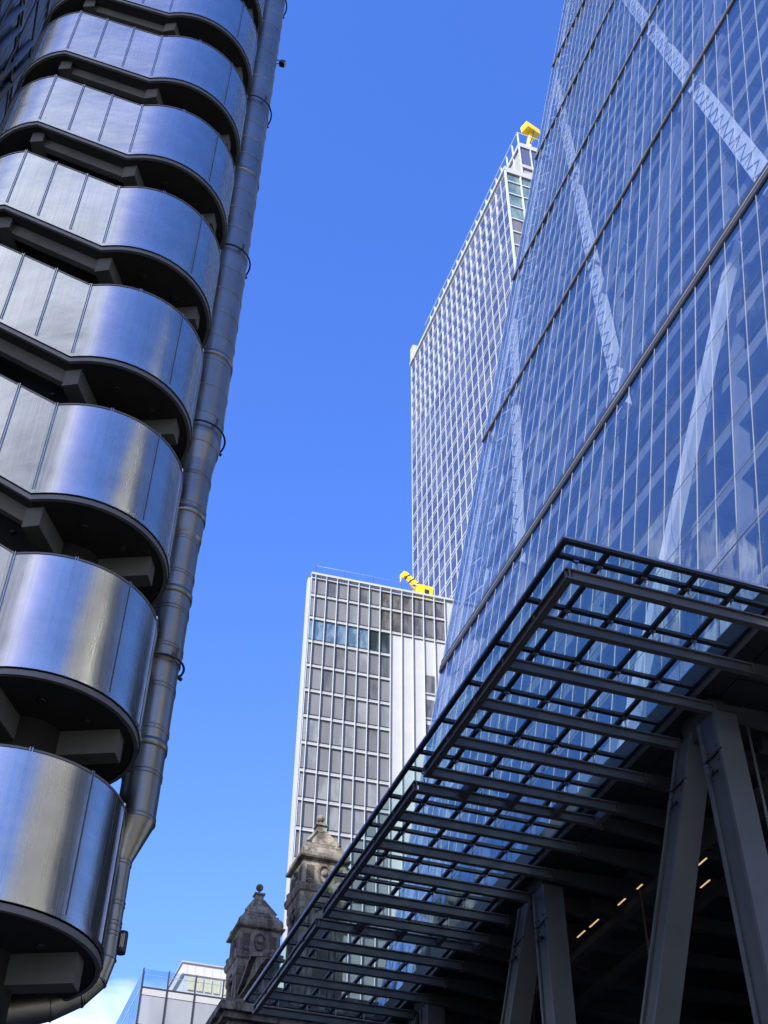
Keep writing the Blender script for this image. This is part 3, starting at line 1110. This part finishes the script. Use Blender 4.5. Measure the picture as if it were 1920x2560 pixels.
# short linking beams between the three frames
for a, c in ((MODS[0][-1], MODS[1][0]), (MODS[1][-1], MODS[2][0])):
    for x in (18.0, 20.1, 22.2, 24.2):
        m_ = MB(); m_.box(x - 0.13, a + 0.13, ZL + 0.02, x + 0.13, c - 0.13, ZU - 0.02); m_.build('link_beam', M['canopy_steel'], can)
for y in allrows:
    b = MB()
    wd = 0.092
    b.box(CX0 + 0.12, y - wd, 28.88, CXI - 0.06, y + wd, 29.02)
    b.build('glazing_bar', M['bar_dark'], can)
for i, x in enumerate(xs):
    b = MB()
    prev = CYE + 0.07
    wx = 0.092
    b.box(x - wx, CYE - 0.05, 28.89, x + wx, CYW + 0.05, 29.015)
    b.build('glazing_rail', M['bar_dark'], can)
b = MB()
b.box(CX0 - 0.05, CYE - 0.09, 28.96, CX0 + 0.0, CYW + 0.09, 29.05)
b.box(CX0 - 0.05, CYE - 0.14, 28.96, CXI, CYE - 0.092, 29.05)
b.build('edge_channel', M['edge_light'], can)
b = MB(); b.box(CXI + 0.02, CYE, 28.72, CXI + 0.16, CYW, 29.10); b.build('inner_trim', M['edge_light'], can)
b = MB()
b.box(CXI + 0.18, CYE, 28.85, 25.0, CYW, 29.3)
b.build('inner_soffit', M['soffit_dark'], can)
for y0, y1 in zip(allrows[:-1], allrows[1:]):
    for x0, x1 in zip(xs[:-1], xs[1:]):
        MB().box(x0 + 0.01, y0 + 0.01, 29.03, x1 - 0.01, y1 - 0.01, 29.055).build('glass_pane', M['canopy_glass'], can)
for y in rows:
    for x in xs[:-1]:
        b = MB()
        xx = x if x > 16 else 16.35
        b.tube([(xx, y, 28.252), (xx, y, 28.80)], 0.028, 8)
        b.box(xx - 0.10, y - 0.05, 28.79, xx + 0.10, y + 0.05, 28.875)
        b.build('standoff_post', M['post'], can)

# ------------------------------------------------------------------ lattice-faced tall tower behind
T = thing('office_tower', 'tall pale office tower with lattice of white bars behind the sloping glass', 'tower', (75, 133, 0))
TXs, TYn, TYf, TZ = 60.0, 108.6, 158.6, 204.0
XE = 92.0
b = MB()
b.box(TXs + 0.35, TYn + 0.35, 0, XE, TYf - 0.2, TZ - 0.3)
b.box(63.95, TYn + 0.35, TZ - 0.2, XE, TYf - 0.2, 214.6)
b.build('wall', M['grey_shade'], T)
ncol = 20
cw = (TYf - TYn) / ncol
FL = 4.0
nrow = 50
for k in range(ncol + 1):
    y = TYn + k * cw
    b = MB(); b.box(TXs + 0.14, y - 0.06, 0, TXs + 0.34, y + 0.06, TZ + 0.6); b.build('south_mullion', M['white_bar'], T)
for k in range(nrow + 1):
    z = TZ - 1.0 - k * FL
    if z < 20: break
    b = MB()
    b.box(TXs + 0.15, TYn, z - 0.10, TXs + 0.33, TYf, z + 0.10)
    b.box(TXs + 0.15, TYn, z - 0.80, TXs + 0.33, TYf, z - 0.62)
    b.build('south_transom', M['white_bar'], T)
    b = MB(); b.box(TXs + 0.22, TYn + 0.12, z - 0.60, TXs + 0.32, TYf, z - 0.12); b.build('spandrel', M['tower_win_b'], T)
b = MB(); b.box(TXs - 0.15, TYn - 0.15, TZ - 0.75, TXs + 0.3, TYf + 0.1, TZ + 0.1); b.build('roof_edge', M['white'], T)
# east face
ecol = [TXs + 0.1 + 3.0 * k for k in range(11)]
for x in ecol:
    b = MB(); b.box(x - 0.11, TYn - 0.12, 0, x + 0.11, TYn + 0.34, TZ + 0.2); b.build('east_mullion', M['white_bar'], T)
for k in range(nrow):
    z = TZ - 4.1 - k * FL
    if z < 20: break
    b = MB(); b.box(TXs + 0.2, TYn - 0.02, z - 0.28, XE, TYn + 0.33, z - 0.0); b.build('east_transom', M['white_bar'], T)
b = MB(); b.box(TXs + 0.31, TYn - 0.16, TZ - 1.5, XE, TYn + 0.3, TZ + 0.1); b.build('roof_edge', M['white'], T)
# windows: the hundred that show largest as their own parts, the rest as one
wins, stuff_s, stuff_e = [], MB(), MB()
random.seed(3)
n_single = 0
blades = []
for k in range(nrow - 5):
    zt = TZ - 1.84 - k * FL
    for c in range(ncol):
        ya, yb = TYn + c * cw + 0.07, TYn + (c + 1) * cw - 0.07
        xx = TXs + 0.22
        bx = (xx, ya, zt - 3.02, xx + 0.1, yb, zt)
        bright = (c + k * 0.62 > 17 + random.uniform(-1.0, 0.6) and k < 30 and c > 8) if False else ((k < 2 + c * 0.45 + random.uniform(-1, 1.2)) and k < 11 and c > 0) or (9 <= k - (c - 4) * 1 <= 0)
        if k < 18 and c < 5 and n_single < 74:
            q = MB().box(*bx).build('window', M['tower_win_b'] if random.random() < 0.16 else M['tower_win'], T)
            n_single += 1
        else:
            stuff_s.box(*bx)
        if bright or (c in (5, 6, 7) and (13 + (7 - c) * 1 <= k <= 14 + (7 - c) * 1)) or (random.random() < 0.012):
            blades.append((xx - 0.07, yb - 0.55, zt - 2.9, xx - 0.004, yb - 0.02, zt - 0.45))
o = stuff_s.build('window', M['tower_win'], T); o['kind'] = 'stuff'
for q in blades[:100]:
    MB().box(*q).build('window_reveal', M['white'], T)
for k in range(13):
    zt = TZ - 1.55 - k * FL if k else TZ - 1.55
    zb = TZ - 4.1 - k * FL
    zt = TZ - 1.52 if k == 0 else TZ - 4.39 - (k - 1) * FL
    for c in range(2):
        MB().box(ecol[c] + 0.12, TYn + 0.2, zb + 0.02, ecol[c + 1] - 0.12, TYn + 0.34, zt - 0.02).build('window', M['east_win'] if k < 4 else M['east_win_b'], T)
for k in range(13, nrow - 5):
    zb = TZ - 4.1 - k * FL
    for c in range(10):
        stuff_e.box(ecol[c] + 0.12, TYn + 0.2, zb + 0.02, ecol[c + 1] - 0.12, TYn + 0.34, zb + FL - 0.3)
for k in range(13):
    zb = TZ - 4.1 - k * FL
    for c in range(2, 10):
        stuff_e.box(ecol[c] + 0.12, TYn + 0.2, zb + 0.02, ecol[c + 1] - 0.12, TYn + 0.34, zb + FL - (0.3 if k else 1.6))
o = stuff_e.build('window', M['east_win'], T); o['kind'] = 'stuff'
# set-back crown
ux = 63.6
cr = MB()
cr.box(ux, TYn - 0.05, 213.6, XE, TYn + 0.3, 215.0)
cr.box(ux, TYn - 0.05, TZ + 2.3, XE, TYn + 0.3, TZ + 3.3)
cr.box(ux - 0.05, TYn + 0.31, 213.6, ux + 0.3, TYf, 214.6)
crown = cr.build('crown_band', M['white'], T)
for k in range(8):
    x = ux + 0.1 + 2.3 * k
    MB().box(x - 0.06, TYn - 0.10, TZ + 0.1, x + 0.06, TYn + 0.33, 218.6).build('crown_post', M['white_bar'], crown)
for k in range(19):
    y = TYn + 0.2 + 2.6 * k
    MB().box(ux - 0.02, y - 0.06, TZ + 0.1, ux + 0.28, y + 0.06, 218.4).build('crown_post', M['white_bar'], crown)
for k in range(7):
    x = ux + 0.1 + 2.3 * k
    MB().box(x + 0.1, TYn + 0.18, TZ + 3.35, x + 2.2, TYn + 0.32, 213.55).build('crown_window', M['tower_win'], crown)
rl = MB()
rl.box(ux - 0.1, TYn - 0.06, 218.45, XE, TYn + 0.05, 218.62)
rl.box(ux - 0.1, TYn + 0.06, 218.45, ux + 0.02, TYf, 218.62)
rl.build('crown_rail', M['white_bar'], crown)
MB().box(TXs - 0.3, 156.2, 203, TXs + 0.9, 157.8, 207.4).build('roof_box', M['white'], T)

# yellow cleaning cranes
c1 = thing('roof_crane', 'yellow roof crane with a square head on top of the lattice tower', 'crane', (67.0, 110.6, 214.6))
MB().lathe(67.0, 110.8, [(1.25, 214.6), (1.1, 216.5), (0.6, 218.2), (0.55, 219.0)], 16).build('pedestal', M['yellow'], c1)
b = MB(); b.bar((67.1, 110.8, 218.8), (67.7, 110.7, 223.4), 0.8, 0.9, (0, 1, 0)); b.build('mast', M['yellow'], c1)
b = MB(); b.bar((66.1, 109.9, 224.4), (69.3, 110.9, 224.7), 1.9, 1.7, (0, 0, 1)); b.build('head_box', M['yellow'], c1)
b = MB(); b.tube([(67.9, 109.3, 223.3), (67.2, 110.2, 219.3)], 0.12, 8); b.build('hydraulic_ram', M['black'], c1)

# ------------------------------------------------------------------ pale gridded office block
BL = thing('office_block', 'white office block with gridded grey windows below the lattice tower', 'building', (46, 140, 0))
U = Vector((math.cos(R(3.3)), -math.sin(R(3.3)), 0))      # along the front, to the right
Nf = Vector((-math.sin(R(3.3)), -math.cos(R(3.3)), 0))    # outward from the front
OB = Vector((33.85, 130.0, 0))


def fb(mb, u0, u1, z0, z1, o0, o1):
    """box on the front: u along, z up, o outward"""
    p = [OB + U * u + Nf * o for u, o in ((u0, o0), (u1, o0), (u1, o1), (u0, o1))]
    lo = [(q.x, q.y, z0) for q in p]
    hi = [(q.x, q.y, z1) for q in p]
    return mb.hexa(lo, hi) if o0 > o1 else mb.hexa(lo[::-1], hi[::-1])


W_ = 26.5
ROOF = 115.05
b = MB()
pts = [OB + U * 0.1 + Nf * -0.35, OB + U * W_ + Nf * -0.35, OB + U * W_ + Nf * -26, OB + U * 6.6 + Nf * -26]
b.prism([(q.x, q.y) for q in pts], 0, ROOF - 0.4)
b.build('wall', M['white'], BL)
b = MB(); fb(b, -0.40, -0.02, 0, ROOF - 0.9, 0.0, -0.9); b.build('corner_pier', M['white'], BL)
mods = [0.62 + 1.59 * k for k in range(8)]
full = [0.62 + 1.59 * 7 + 1.62 * k for k in range(1, 6)]
FR0 = 110.75
FH = 4.02
EDGE = mods[-1]
b = MB(); fb(b, 0, W_, ROOF - 0.35, ROOF, 0.28, -0.34); b.build('parapet', M['white'], BL)
for u in mods + full:
    zlow = 30
    m_ = MB(); fb(m_, u - 0.025, u + 0.025, zlow, ROOF - 0.36, 0.36, -0.02); m_.build('facade_fin', M['white_bar'], BL)
m_ = MB(); fb(m_, 0.06, 0.14, 30, ROOF - 0.36, 0.02, -0.34); m_.build('facade_fin', M['white_bar'], BL)
n_single = 0
stuff_w = MB()
cols = [0.14] + mods
for k in range(21):
    zf = FR0 - FH * k
    right = EDGE if k >= 2 else full[-1]
    m_ = MB()
    fb(m_, 0.1, right, zf + 0.06, zf + 0.20, 0.13, -0.3)
    m_.build('floor_ledge', M['white'], BL)
    m_ = MB()
    fb(m_, 0.1, right, zf + 0.25, zf + 0.55, 0.02, -0.3)
    m_.build('spandrel', M['grey_shade'], BL)
    m_ = MB()
    fb(m_, 0.1, right, zf + 0.56, zf + 0.68, 0.06, -0.3)
    m_.build('sill_line', M['black'], BL)
zf = FR0 + FH - 0.75
m_ = MB(); fb(m_, 0.1, full[-1], zf + 0.04, zf + 0.18, 0.13, -0.3); m_.build('floor_ledge', M['white'], BL)
for k in range(-1, 20):
    zb, zt = (FR0 + 0.70 - FH * k - FH, FR0 - FH * k - 0.0) if k >= 0 else (FR0 + 0.70, FR0 + FH - 0.75)
    right_cols = cols + (full if k < 1 else [])
    for c in range(len(right_cols) - 1):
        ua, ub = right_cols[c] + 0.06, right_cols[c + 1] - 0.06
        dark = k < 1 and c >= 7
        clear = k == 1
        mt = (M['clear_dark'] if c > 5 else M['clear_blue']) if clear else (M['blind_win_b'] if dark else random.choice((M['blind_win'], M['blind_win'], M['blind_win'], M['blind_win_l'], M['blind_win_d'])))
        if n_single < 98 and k < 12:
            m_ = MB(); fb(m_, ua, ub, zb + 0.0, zt, -0.10, -0.3)
            m_.build('window', mt, BL); n_single += 1
        else:
            fb(stuff_w, ua, ub, zb, zt, -0.10, -0.3)
o = stuff_w.build('window', M['blind_win'], BL); o['kind'] = 'stuff'
# single window column at the right
for k in range(6):
    zt = 101.2 - FH * (k - 0) - 0.4
    m_ = MB(); fb(m_, full[2] + 0.1, full[3] - 0.08, zt - 2.9, zt, 0.03, -0.34); o = m_.build('slot_window', M['blind_win_b'], BL)
    m_ = MB(); fb(m_, full[2] + 0.08, full[3] - 0.06, zt - 3.2, zt - 2.92, 0.12, -0.3); m_.build('slot_sill', M['grey_shade'], o)
for k in range(2, 20):
    m_ = MB(); fb(m_, EDGE + 0.05, W_, FR0 - FH * k + 0.30, FR0 - FH * k + 0.36, -0.33, -0.36); m_.build('panel_joint', M['grey_shade'], BL)
# white panels of the blank part stand just behind the fins
m_ = MB(); fb(m_, EDGE + 0.04, W_, 30, FR0 - FH * 1 - 0.02, -0.06, -0.34); m_.build('blank_panel', M['white'], BL)
m_ = MB(); fb(m_, full[-1] + 0.05, W_, FR0 - FH - 0.02, ROOF - 0.37, -0.06, -0.34); m_.build('blank_panel', M['white'], BL)
# thin rail on the roof
rl = thing('roof_rail', 'thin wire guard rail along the roof edge of the white office block', 'railing', tuple(OB + U * 8 + Vector((0, 0, ROOF))))
for k in range(4):
    p = OB + U * (0.8 + k * 4.3) + Nf * -0.8
    MB().tube([(p.x, p.y, ROOF), (p.x, p.y, ROOF + 2.2)], 0.03, 6).build('rail_post', M['black'], rl)
p, q = OB + U * 0.8 + Nf * -0.8, OB + U * 13.8 + Nf * -0.8
MB().tube([(p.x, p.y, ROOF + 2.2), (q.x, q.y, ROOF + 2.2)], 0.022, 6).build('top_wire', M['white_bar'], rl)
# yellow boom crane on its roof
c2 = thing('boom_crane', 'yellow crane with a slanting boom on the white office block roof', 'crane', (51.5, 131.5, ROOF))
b = MB(); b.bar((50.2, 131.6, ROOF + 1.7), (52.6, 131.4, ROOF + 1.5), 2.4, 2.6, (0, 0, 1)); b.build('machine_cab', M['yellow'], c2)
b = MB(); b.tube([(51.4, 131.5, ROOF), (51.4, 131.5, ROOF + 0.5)], 0.9, 14); b.build('base', M['grey_shade'], c2)
boom = MB(); boom.bar((51.0, 131.5, ROOF + 2.6), (48.5, 131.4, ROOF + 5.3), 1.0, 1.1, (0, 0, 1), 0.55, 0.6)
bo = boom.build('boom', M['yellow'], c2)
b = MB(); b.bar((48.6, 131.4, ROOF + 5.4), (47.9, 131.4, ROOF + 4.3), 0.5, 0.6, (1, 0, 0.3)); b.build('boom_head', M['yellow'], bo)
b = MB(); b.tube([(47.9, 131.3, ROOF + 4.3), (47.85, 131.3, ROOF + 3.2)], 0.12, 8); b.build('hook', M['white_bar'], bo)
b = MB()
for t in (0.2, 0.4, 0.6, 0.8):
    x, z = lerp(51.0, 48.5, t), ROOF + lerp(2.6, 5.3, t)
    b.bar((x - 0.12, 131.45, z - 0.85), (x + 0.12, 131.45, z - 0.62), 0.5, 0.3, (0, 1, 0))
b.build('boom_clamp', M['beige_blind'], bo)
for t in (0.3, 0.55, 0.8):
    x, z = lerp(51.0, 48.5, t), ROOF + lerp(2.6, 5.3, t)
    w_ = lerp(1.06, 0.62, t)
    b = MB(); b.bar((x + 0.06, 131.5 - 0.1 * t, z - 0.065), (x - 0.06, 131.5 - 0.1 * t, z + 0.065), w_, w_ + 0.1, (0, 0, 1)); b.build('boom_band', M['black'], bo)
b = MB(); b.tube([(51.6, 130.6, ROOF + 2.2), (49.8, 130.9, ROOF + 3.3)], 0.13, 8); b.build('boom_ram', M['grey_shade'], bo)
b = MB(); b.box(51.2, 130.16, ROOF + 1.2, 51.9, 130.2, ROOF + 2.1); b.build('cab_vent', M['black'], bo)
b = MB(); b.box(49.0, 131.0, ROOF, 49.7, 131.6, ROOF + 0.9); tag(b.build('roof_vent', M['white'], None, (49.35, 131.3, ROOF)), 'small white roof vent below the slanting yellow boom', 'roof vent')

# ------------------------------------------------------------------ old stone building with two domed turrets
sb = thing('stone_building', 'weathered stone building with two domed turrets beyond the canopy', 'building', (24, 90, 0))
b = MB()
b.box(16.3, 75.9, 0, 44, 118, 30.6)
b.box(19.6, 78.2, 30.6, 43, 117, 34.0)
b.build('wall', M['stone'], sb)
b = MB()
b.box(15.9, 75.5, 30.62, 44.3, 118.3, 31.0)
b.box(15.6, 75.2, 31.01, 44.5, 118.5, 31.5)
b.box(16.1, 75.7, 31.51, 44.2, 118.2, 31.9)
b.build('cornice', M['stone'], sb)
b = MB()
for x in (18.2, 21.6, 25.0, 28.4):
    b.box(x, 75.84, 24, x + 0.12, 75.895, 30.3)
for z in (25.6, 28.0):
    b.box(16.4, 75.85, z, 44, 75.895, z + 0.10)
b.box(17.1, 75.8, 27.0, 17.25, 75.895, 29.2); b.box(16.9, 75.8, 29.2, 17.45, 75.895, 29.35)
b.build('stone_course', M['stone_dark'], sb)
# pediment on the street side between the turrets
b = MB()
py0, py1, pz, pa = 79.3, 86.4, 36.45, 37.85
b.hexa([(19.35, py0, pz), (20.2, py0, pz), (20.2, py1, pz), (19.35, py1, pz)], [(19.35, 82.8, pa), (20.2, 82.8, pa), (20.2, 82.9, pa), (19.35, 82.9, pa)])
ped = b.build('pediment', M['stone'], sb)
b = MB()
for ya in (py0, py1):
    b.bar((19.25, ya, pz + 0.1), (19.25, 82.85, pa + 0.12), 0.5, 0.24, (0, 0, 1))
b.bar((19.35, py0, pz - 0.12), (19.35, py1, pz - 0.12), 0.3, 0.14, (0, 0, 1))
b.build('raking_cornice', M['stone'], ped)
b = MB()
for k in range(22):
    y = 79.6 + k * 0.29
    z0_ = 32.6 + random.uniform(0, 0.5)
    b.bar((19.42, y, z0_), (19.38, y + random.uniform(-0.35, 0.35), 35.3 - random.uniform(0, 0.6)), 0.17, 0.22, (1, 0, 0))
    b.ball((19.36, y + 0.1, 35.2 + random.uniform(-0.4, 0.3)), 0.16, 8, 6)
b.build('carving', M['stone'], ped)
b = MB(); b.box(19.5, py0, 31.9, 20.2, py1, pz); b.build('attic_wall', M['stone'], sb)


def turret(cx, cy):
    t = MB()
    h = 1.55
    t.squares(cx, cy, [(1.42, 31.9), (1.42, 39.4)])
    sh = t.build('turret', M['stone'], sb)
    # engaged columns and pilasters at the corners
    for sx in (-1, 1):
        for sy in (-1, 1):
            m_ = MB()
            m_.squares(cx + sx * 1.30, cy + sy * 1.30, [(0.36, 31.9), (0.36, 32.4), (0.27, 32.5), (0.25, 38.7), (0.33, 38.85), (0.36, 39.3)])
            m_.build('pilaster', M['stone'], sh)
    for sx, sy in ((-1, 0), (1, 0), (0, -1), (0, 1)):
        for q in (-0.72, 0.72):
            m_ = MB()
            ox, oy = (sx * 1.47, q) if sx else (q, sy * 1.47)
            m_.lathe(cx + ox, cy + oy, [(0.24, 32.2), (0.20, 32.5), (0.17, 38.6), (0.25, 38.8), (0.27, 39.25)], 12)
            m_.build('engaged_column', M['stone'], sh)
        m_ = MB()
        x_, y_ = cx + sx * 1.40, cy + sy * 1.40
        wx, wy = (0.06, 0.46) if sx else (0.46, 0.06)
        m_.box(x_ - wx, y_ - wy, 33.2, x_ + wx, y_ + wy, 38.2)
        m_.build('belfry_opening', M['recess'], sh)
        m_ = MB()
        random.seed(int(10 * (cx + sx + 3 * sy)) + 40)
        for k in range(9):
            q = -0.8 + k * 0.2
            ox, oy = (sx * 1.52, q) if sx else (q, sy * 1.52)
            m_.ball((cx + ox, cy + oy, 38.9 + 0.12 * math.cos(k * 1.6) + random.uniform(-0.05, 0.05)), 0.13, 8, 6)
        m_.build('garland', M['stone'], sh)
    m_ = MB()
    m_.squares(cx, cy, [(1.60, 39.35), (1.66, 39.6), (1.66, 39.95), (1.78, 40.05), (1.86, 40.35), (1.86, 40.5), (1.62, 40.62)])
    m_.build('entablature', M['stone'], sh)
    m_ = MB(); m_.squares(cx, cy, [(1.58, 40.6), (1.58, 42.35)]); at_ = m_.build('attic_stage', M['stone'], sh)
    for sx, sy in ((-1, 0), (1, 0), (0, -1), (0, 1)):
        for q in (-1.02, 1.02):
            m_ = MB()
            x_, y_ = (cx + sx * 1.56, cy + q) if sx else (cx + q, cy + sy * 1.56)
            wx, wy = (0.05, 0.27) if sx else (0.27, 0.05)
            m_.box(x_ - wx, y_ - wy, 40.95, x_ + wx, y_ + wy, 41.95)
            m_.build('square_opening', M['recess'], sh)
            m_ = MB()
            x_, y_ = (cx + sx * 1.66, cy + q) if sx else (cx + q, cy + sy * 1.66)
            m_.lathe(x_, y_, [(0.10, 40.3), (0.26, 40.5), (0.29, 40.7), (0.18, 40.86), (0.02, 40.98)], 10)
            m_.build('urn', M['stone'], sh)
        m_ = MB()
        pts = []
        for k in range(24):
            a = 2 * math.pi * k / 24
            u, v = 0.40 * math.sin(a), 0.56 * math.cos(a) - (0.12 if math.cos(a) < -0.8 else 0)
            pts.append((cx + sx * 1.62 + (0 if sx else u), cy + sy * 1.62 + (u if sx else 0), 41.45 + v))
        m_.tube(pts, 0.085, 8, closed=True)
        m_.build('cartouche', M['stone_dark'], sh)
        m_ = MB(); m_.ball((cx + sx * 1.58, cy + sy * 1.58, 41.45), 0.24, 12, 8); m_.build('shield', M['stone'], sh)
    m_ = MB()
    m_.squares(cx, cy, [(1.60, 42.36), (1.84, 42.46), (1.90, 42.58), (1.72, 42.66), (1.74, 42.9), (1.66, 43.2), (1.48, 43.42), (1.40, 43.45), (1.40, 43.62), (1.20, 43.66), (1.18, 43.86),
                        (1.00, 43.9), (1.06, 43.96), (0.94, 44.3), (0.72, 44.66), (0.52, 44.95), (0.44, 45.15), (0.42, 45.22)])
    m_.build('domed_roof', M['stone'], sh)
    for sx in (-1, 1):
        for sy in (-1, 1):
            m_ = MB(); m_.ball((cx + sx * 1.38, cy + sy * 1.38, 43.0), 0.40, 12, 8); m_.build('scroll', M['stone'], sh)
            m_ = MB(); m_.bar((cx + sx * 1.15, cy + sy * 1.15, 43.9), (cx + sx * 0.35, cy + sy * 0.35, 45.2), 0.24, 0.3, (0, 0, 1)); m_.build('hip_rib', M['stone'], sh)
    m_ = MB(); m_.squares(cx, cy, [(0.46, 45.2), (0.46, 45.32), (0.33, 45.36), (0.30, 45.75), (0.42, 45.80), (0.42, 45.92), (0.18, 45.96)]); m_.build('neck', M['stone'], sh)
    m_ = MB(); m_.lathe(cx, cy, [(0.16, 45.94), (0.10, 46.1), (0.10, 46.22)], 12); m_.ball((cx, cy, 46.5), 0.30, 18, 12); m_.build('ball_finial', M['stone'], sh)


turret(20.85, 89.9)
turret(22.15, 77.75)

# ------------------------------------------------------------------ low glass office building at the far left
go = thing('glass_office', 'pale grey office building with glass balustrade low in the far distance', 'building', (30, 160, 0))
GX, GY, GZ = 21.15, 150.0, 61.4
b = MB(); b.box(GX + 0.25, GY + 0.25, 0, 62, 190, GZ - 0.05); b.build('wall', M['pale_panel'], go)
us = [GX, GX + 3.17, GX + 6.6, GX + 10.1, GX + 13.6, GX + 17]
for k, x in enumerate(us):
    m_ = MB(); m_.box(x - 0.07, GY - 0.12, 30, x + 0.07, GY + 0.2, GZ + 2.3); m_.build('black_fin', M['black'], go)
for z in (GZ, GZ - 4.6, GZ - 9.2, GZ - 13.8):
    m_ = MB(); m_.box(GX + 0.08, GY - 0.04, z - 0.12, us[-1], GY + 0.2, z + 0.06); m_.build('floor_line', M['black'], go)
    for xa, xb in zip(us[:-1], us[1:]):
        m_ = MB(); m_.box(xa + 0.1, GY + 0.02, z - 4.4, xb - 0.1, GY + 0.22, z - 1.0); m_.build('window', M['grey_glass'], go)
        m_ = MB(); m_.box(xa + 0.1, GY - 0.01, z - 0.92, xb - 0.1, GY + 0.22, z - 0.16); m_.build('spandrel', M['white'], go)
for k in range(12):
    y0 = GY + 0.3 + k * 3.2
    m_ = MB(); m_.box(GX - 0.02, y0 + 0.05, 30, GX + 0.22, y0 + 3.1, GZ + 2.1); m_.build('side_glazing', M['blue_glass'], go)
for z in (GZ - 0.1, GZ - 4.6, GZ - 9.2):
    m_ = MB(); m_.box(GX - 0.06, GY + 0.3, z, GX - 0.025, 188, z + 0.12); m_.build('side_transom', M['white_bar'], go)
for xa, xb in zip(us[:-1], us[1:]):
    m_ = MB(); m_.box(xa + 0.08, GY - 0.03, GZ + 0.1, xb - 0.08, GY + 0.01, GZ + 2.2); m_.build('balustrade_pane', M['rail_glass'], go)
m_ = MB(); m_.box(GX + 0.08, GY + 0.02, GZ + 1.5, us[-1], GY + 0.06, GZ + 1.58); m_.build('handrail', M['white_bar'], go)
ph = MB(); ph.box(27.6, 160, 67.9, 60, 175, 69.3); ph.box(28.0, 160.2, GZ, 60, 174.8, 67.9)
pent = ph.build('penthouse', M['pale_panel'], go)
m_ = MB(); m_.box(27.4, 159.8, 69.31, 60.2, 175.2, 69.5); m_.build('roof_edge', M['grey_shade'], pent)
for k in range(12):
    x = 28.6 + k * 1.15
    m_ = MB(); m_.box(x, 160.05, 65.9, x + 0.85, 160.19, 67.6); m_.build('blind_window', M['beige_blind'], pent)
for k in range(14):
    x = 28.2 + k * 1.15
    m_ = MB(); m_.box(x, 159.97, 67.95, x + 0.03, 159.995, 69.25); m_.build('panel_joint', M['grey_shade'], pent)

# ------------------------------------------------------------------ unseen buildings added behind the camera for shade and steel reflections
wt = thing('sun_blocker', 'added unseen silver glass tower blocking the sun behind the viewer', 'tower', (-72, -44, 0))
b = MB()  # added tower, out of view, sized to keep sun off the stair tower
ctr = Vector((-66, -44, 0))
dn = Vector((0.7314, 0.682, 0))
ds = Vector((-0.682, 0.7314, 0))
pts = [ctr + ds * s_ + dn * n_ for s_, n_ in ((-9, 6), (9, 6), (9, -9), (-9, -9))]
b.prism([(q.x, q.y) for q in pts][::-1], 0, 118)
b.build('wall', M['sun_blocker'], wt)
for k in range(28):
    z = 4 * k + 3
    m_ = MB()
    a, c = ctr + ds * -9.1 + dn * 6.1, ctr + ds * 9.1 + dn * 6.1
    m_.bar((a.x, a.y, z), (c.x, c.y, z), 0.3, 0.7, (0, 0, 1))
    m_.build('floor_line', M['white_bar'], wt)
bs = thing('corner_offices', 'warm stone office building on the north side behind the viewer', 'building', (45, -45, 0))
MB().box(19, -85, 0, 60, 2, 46).build('wall', M['warm_stone'], bs)
for r_ in range(10):
    m_ = MB()
    for k in range(20):
        m_.box(18.93, -83 + k * 4.2, 5 + r_ * 4.0, 18.995, -81 + k * 4.2, 7.6 + r_ * 4.0)
    m_.build('window_row', M['clear_dark'], bs)
be = thing('brick_offices', 'plain office building closing the street far behind the viewer', 'building', (0, -150, 0))
MB().box(-30, -190, 0, 18, -130, 38).build('wall', M['warm_stone'], be)
for r_ in range(8):
    m_ = MB()
    for k in range(10):
        m_.box(-28 + k * 4.6, -129.99, 5 + r_ * 4.0, -25.4 + k * 4.6, -129.93, 7.6 + r_ * 4.0)
    m_.build('window_row', M['clear_dark'], be)
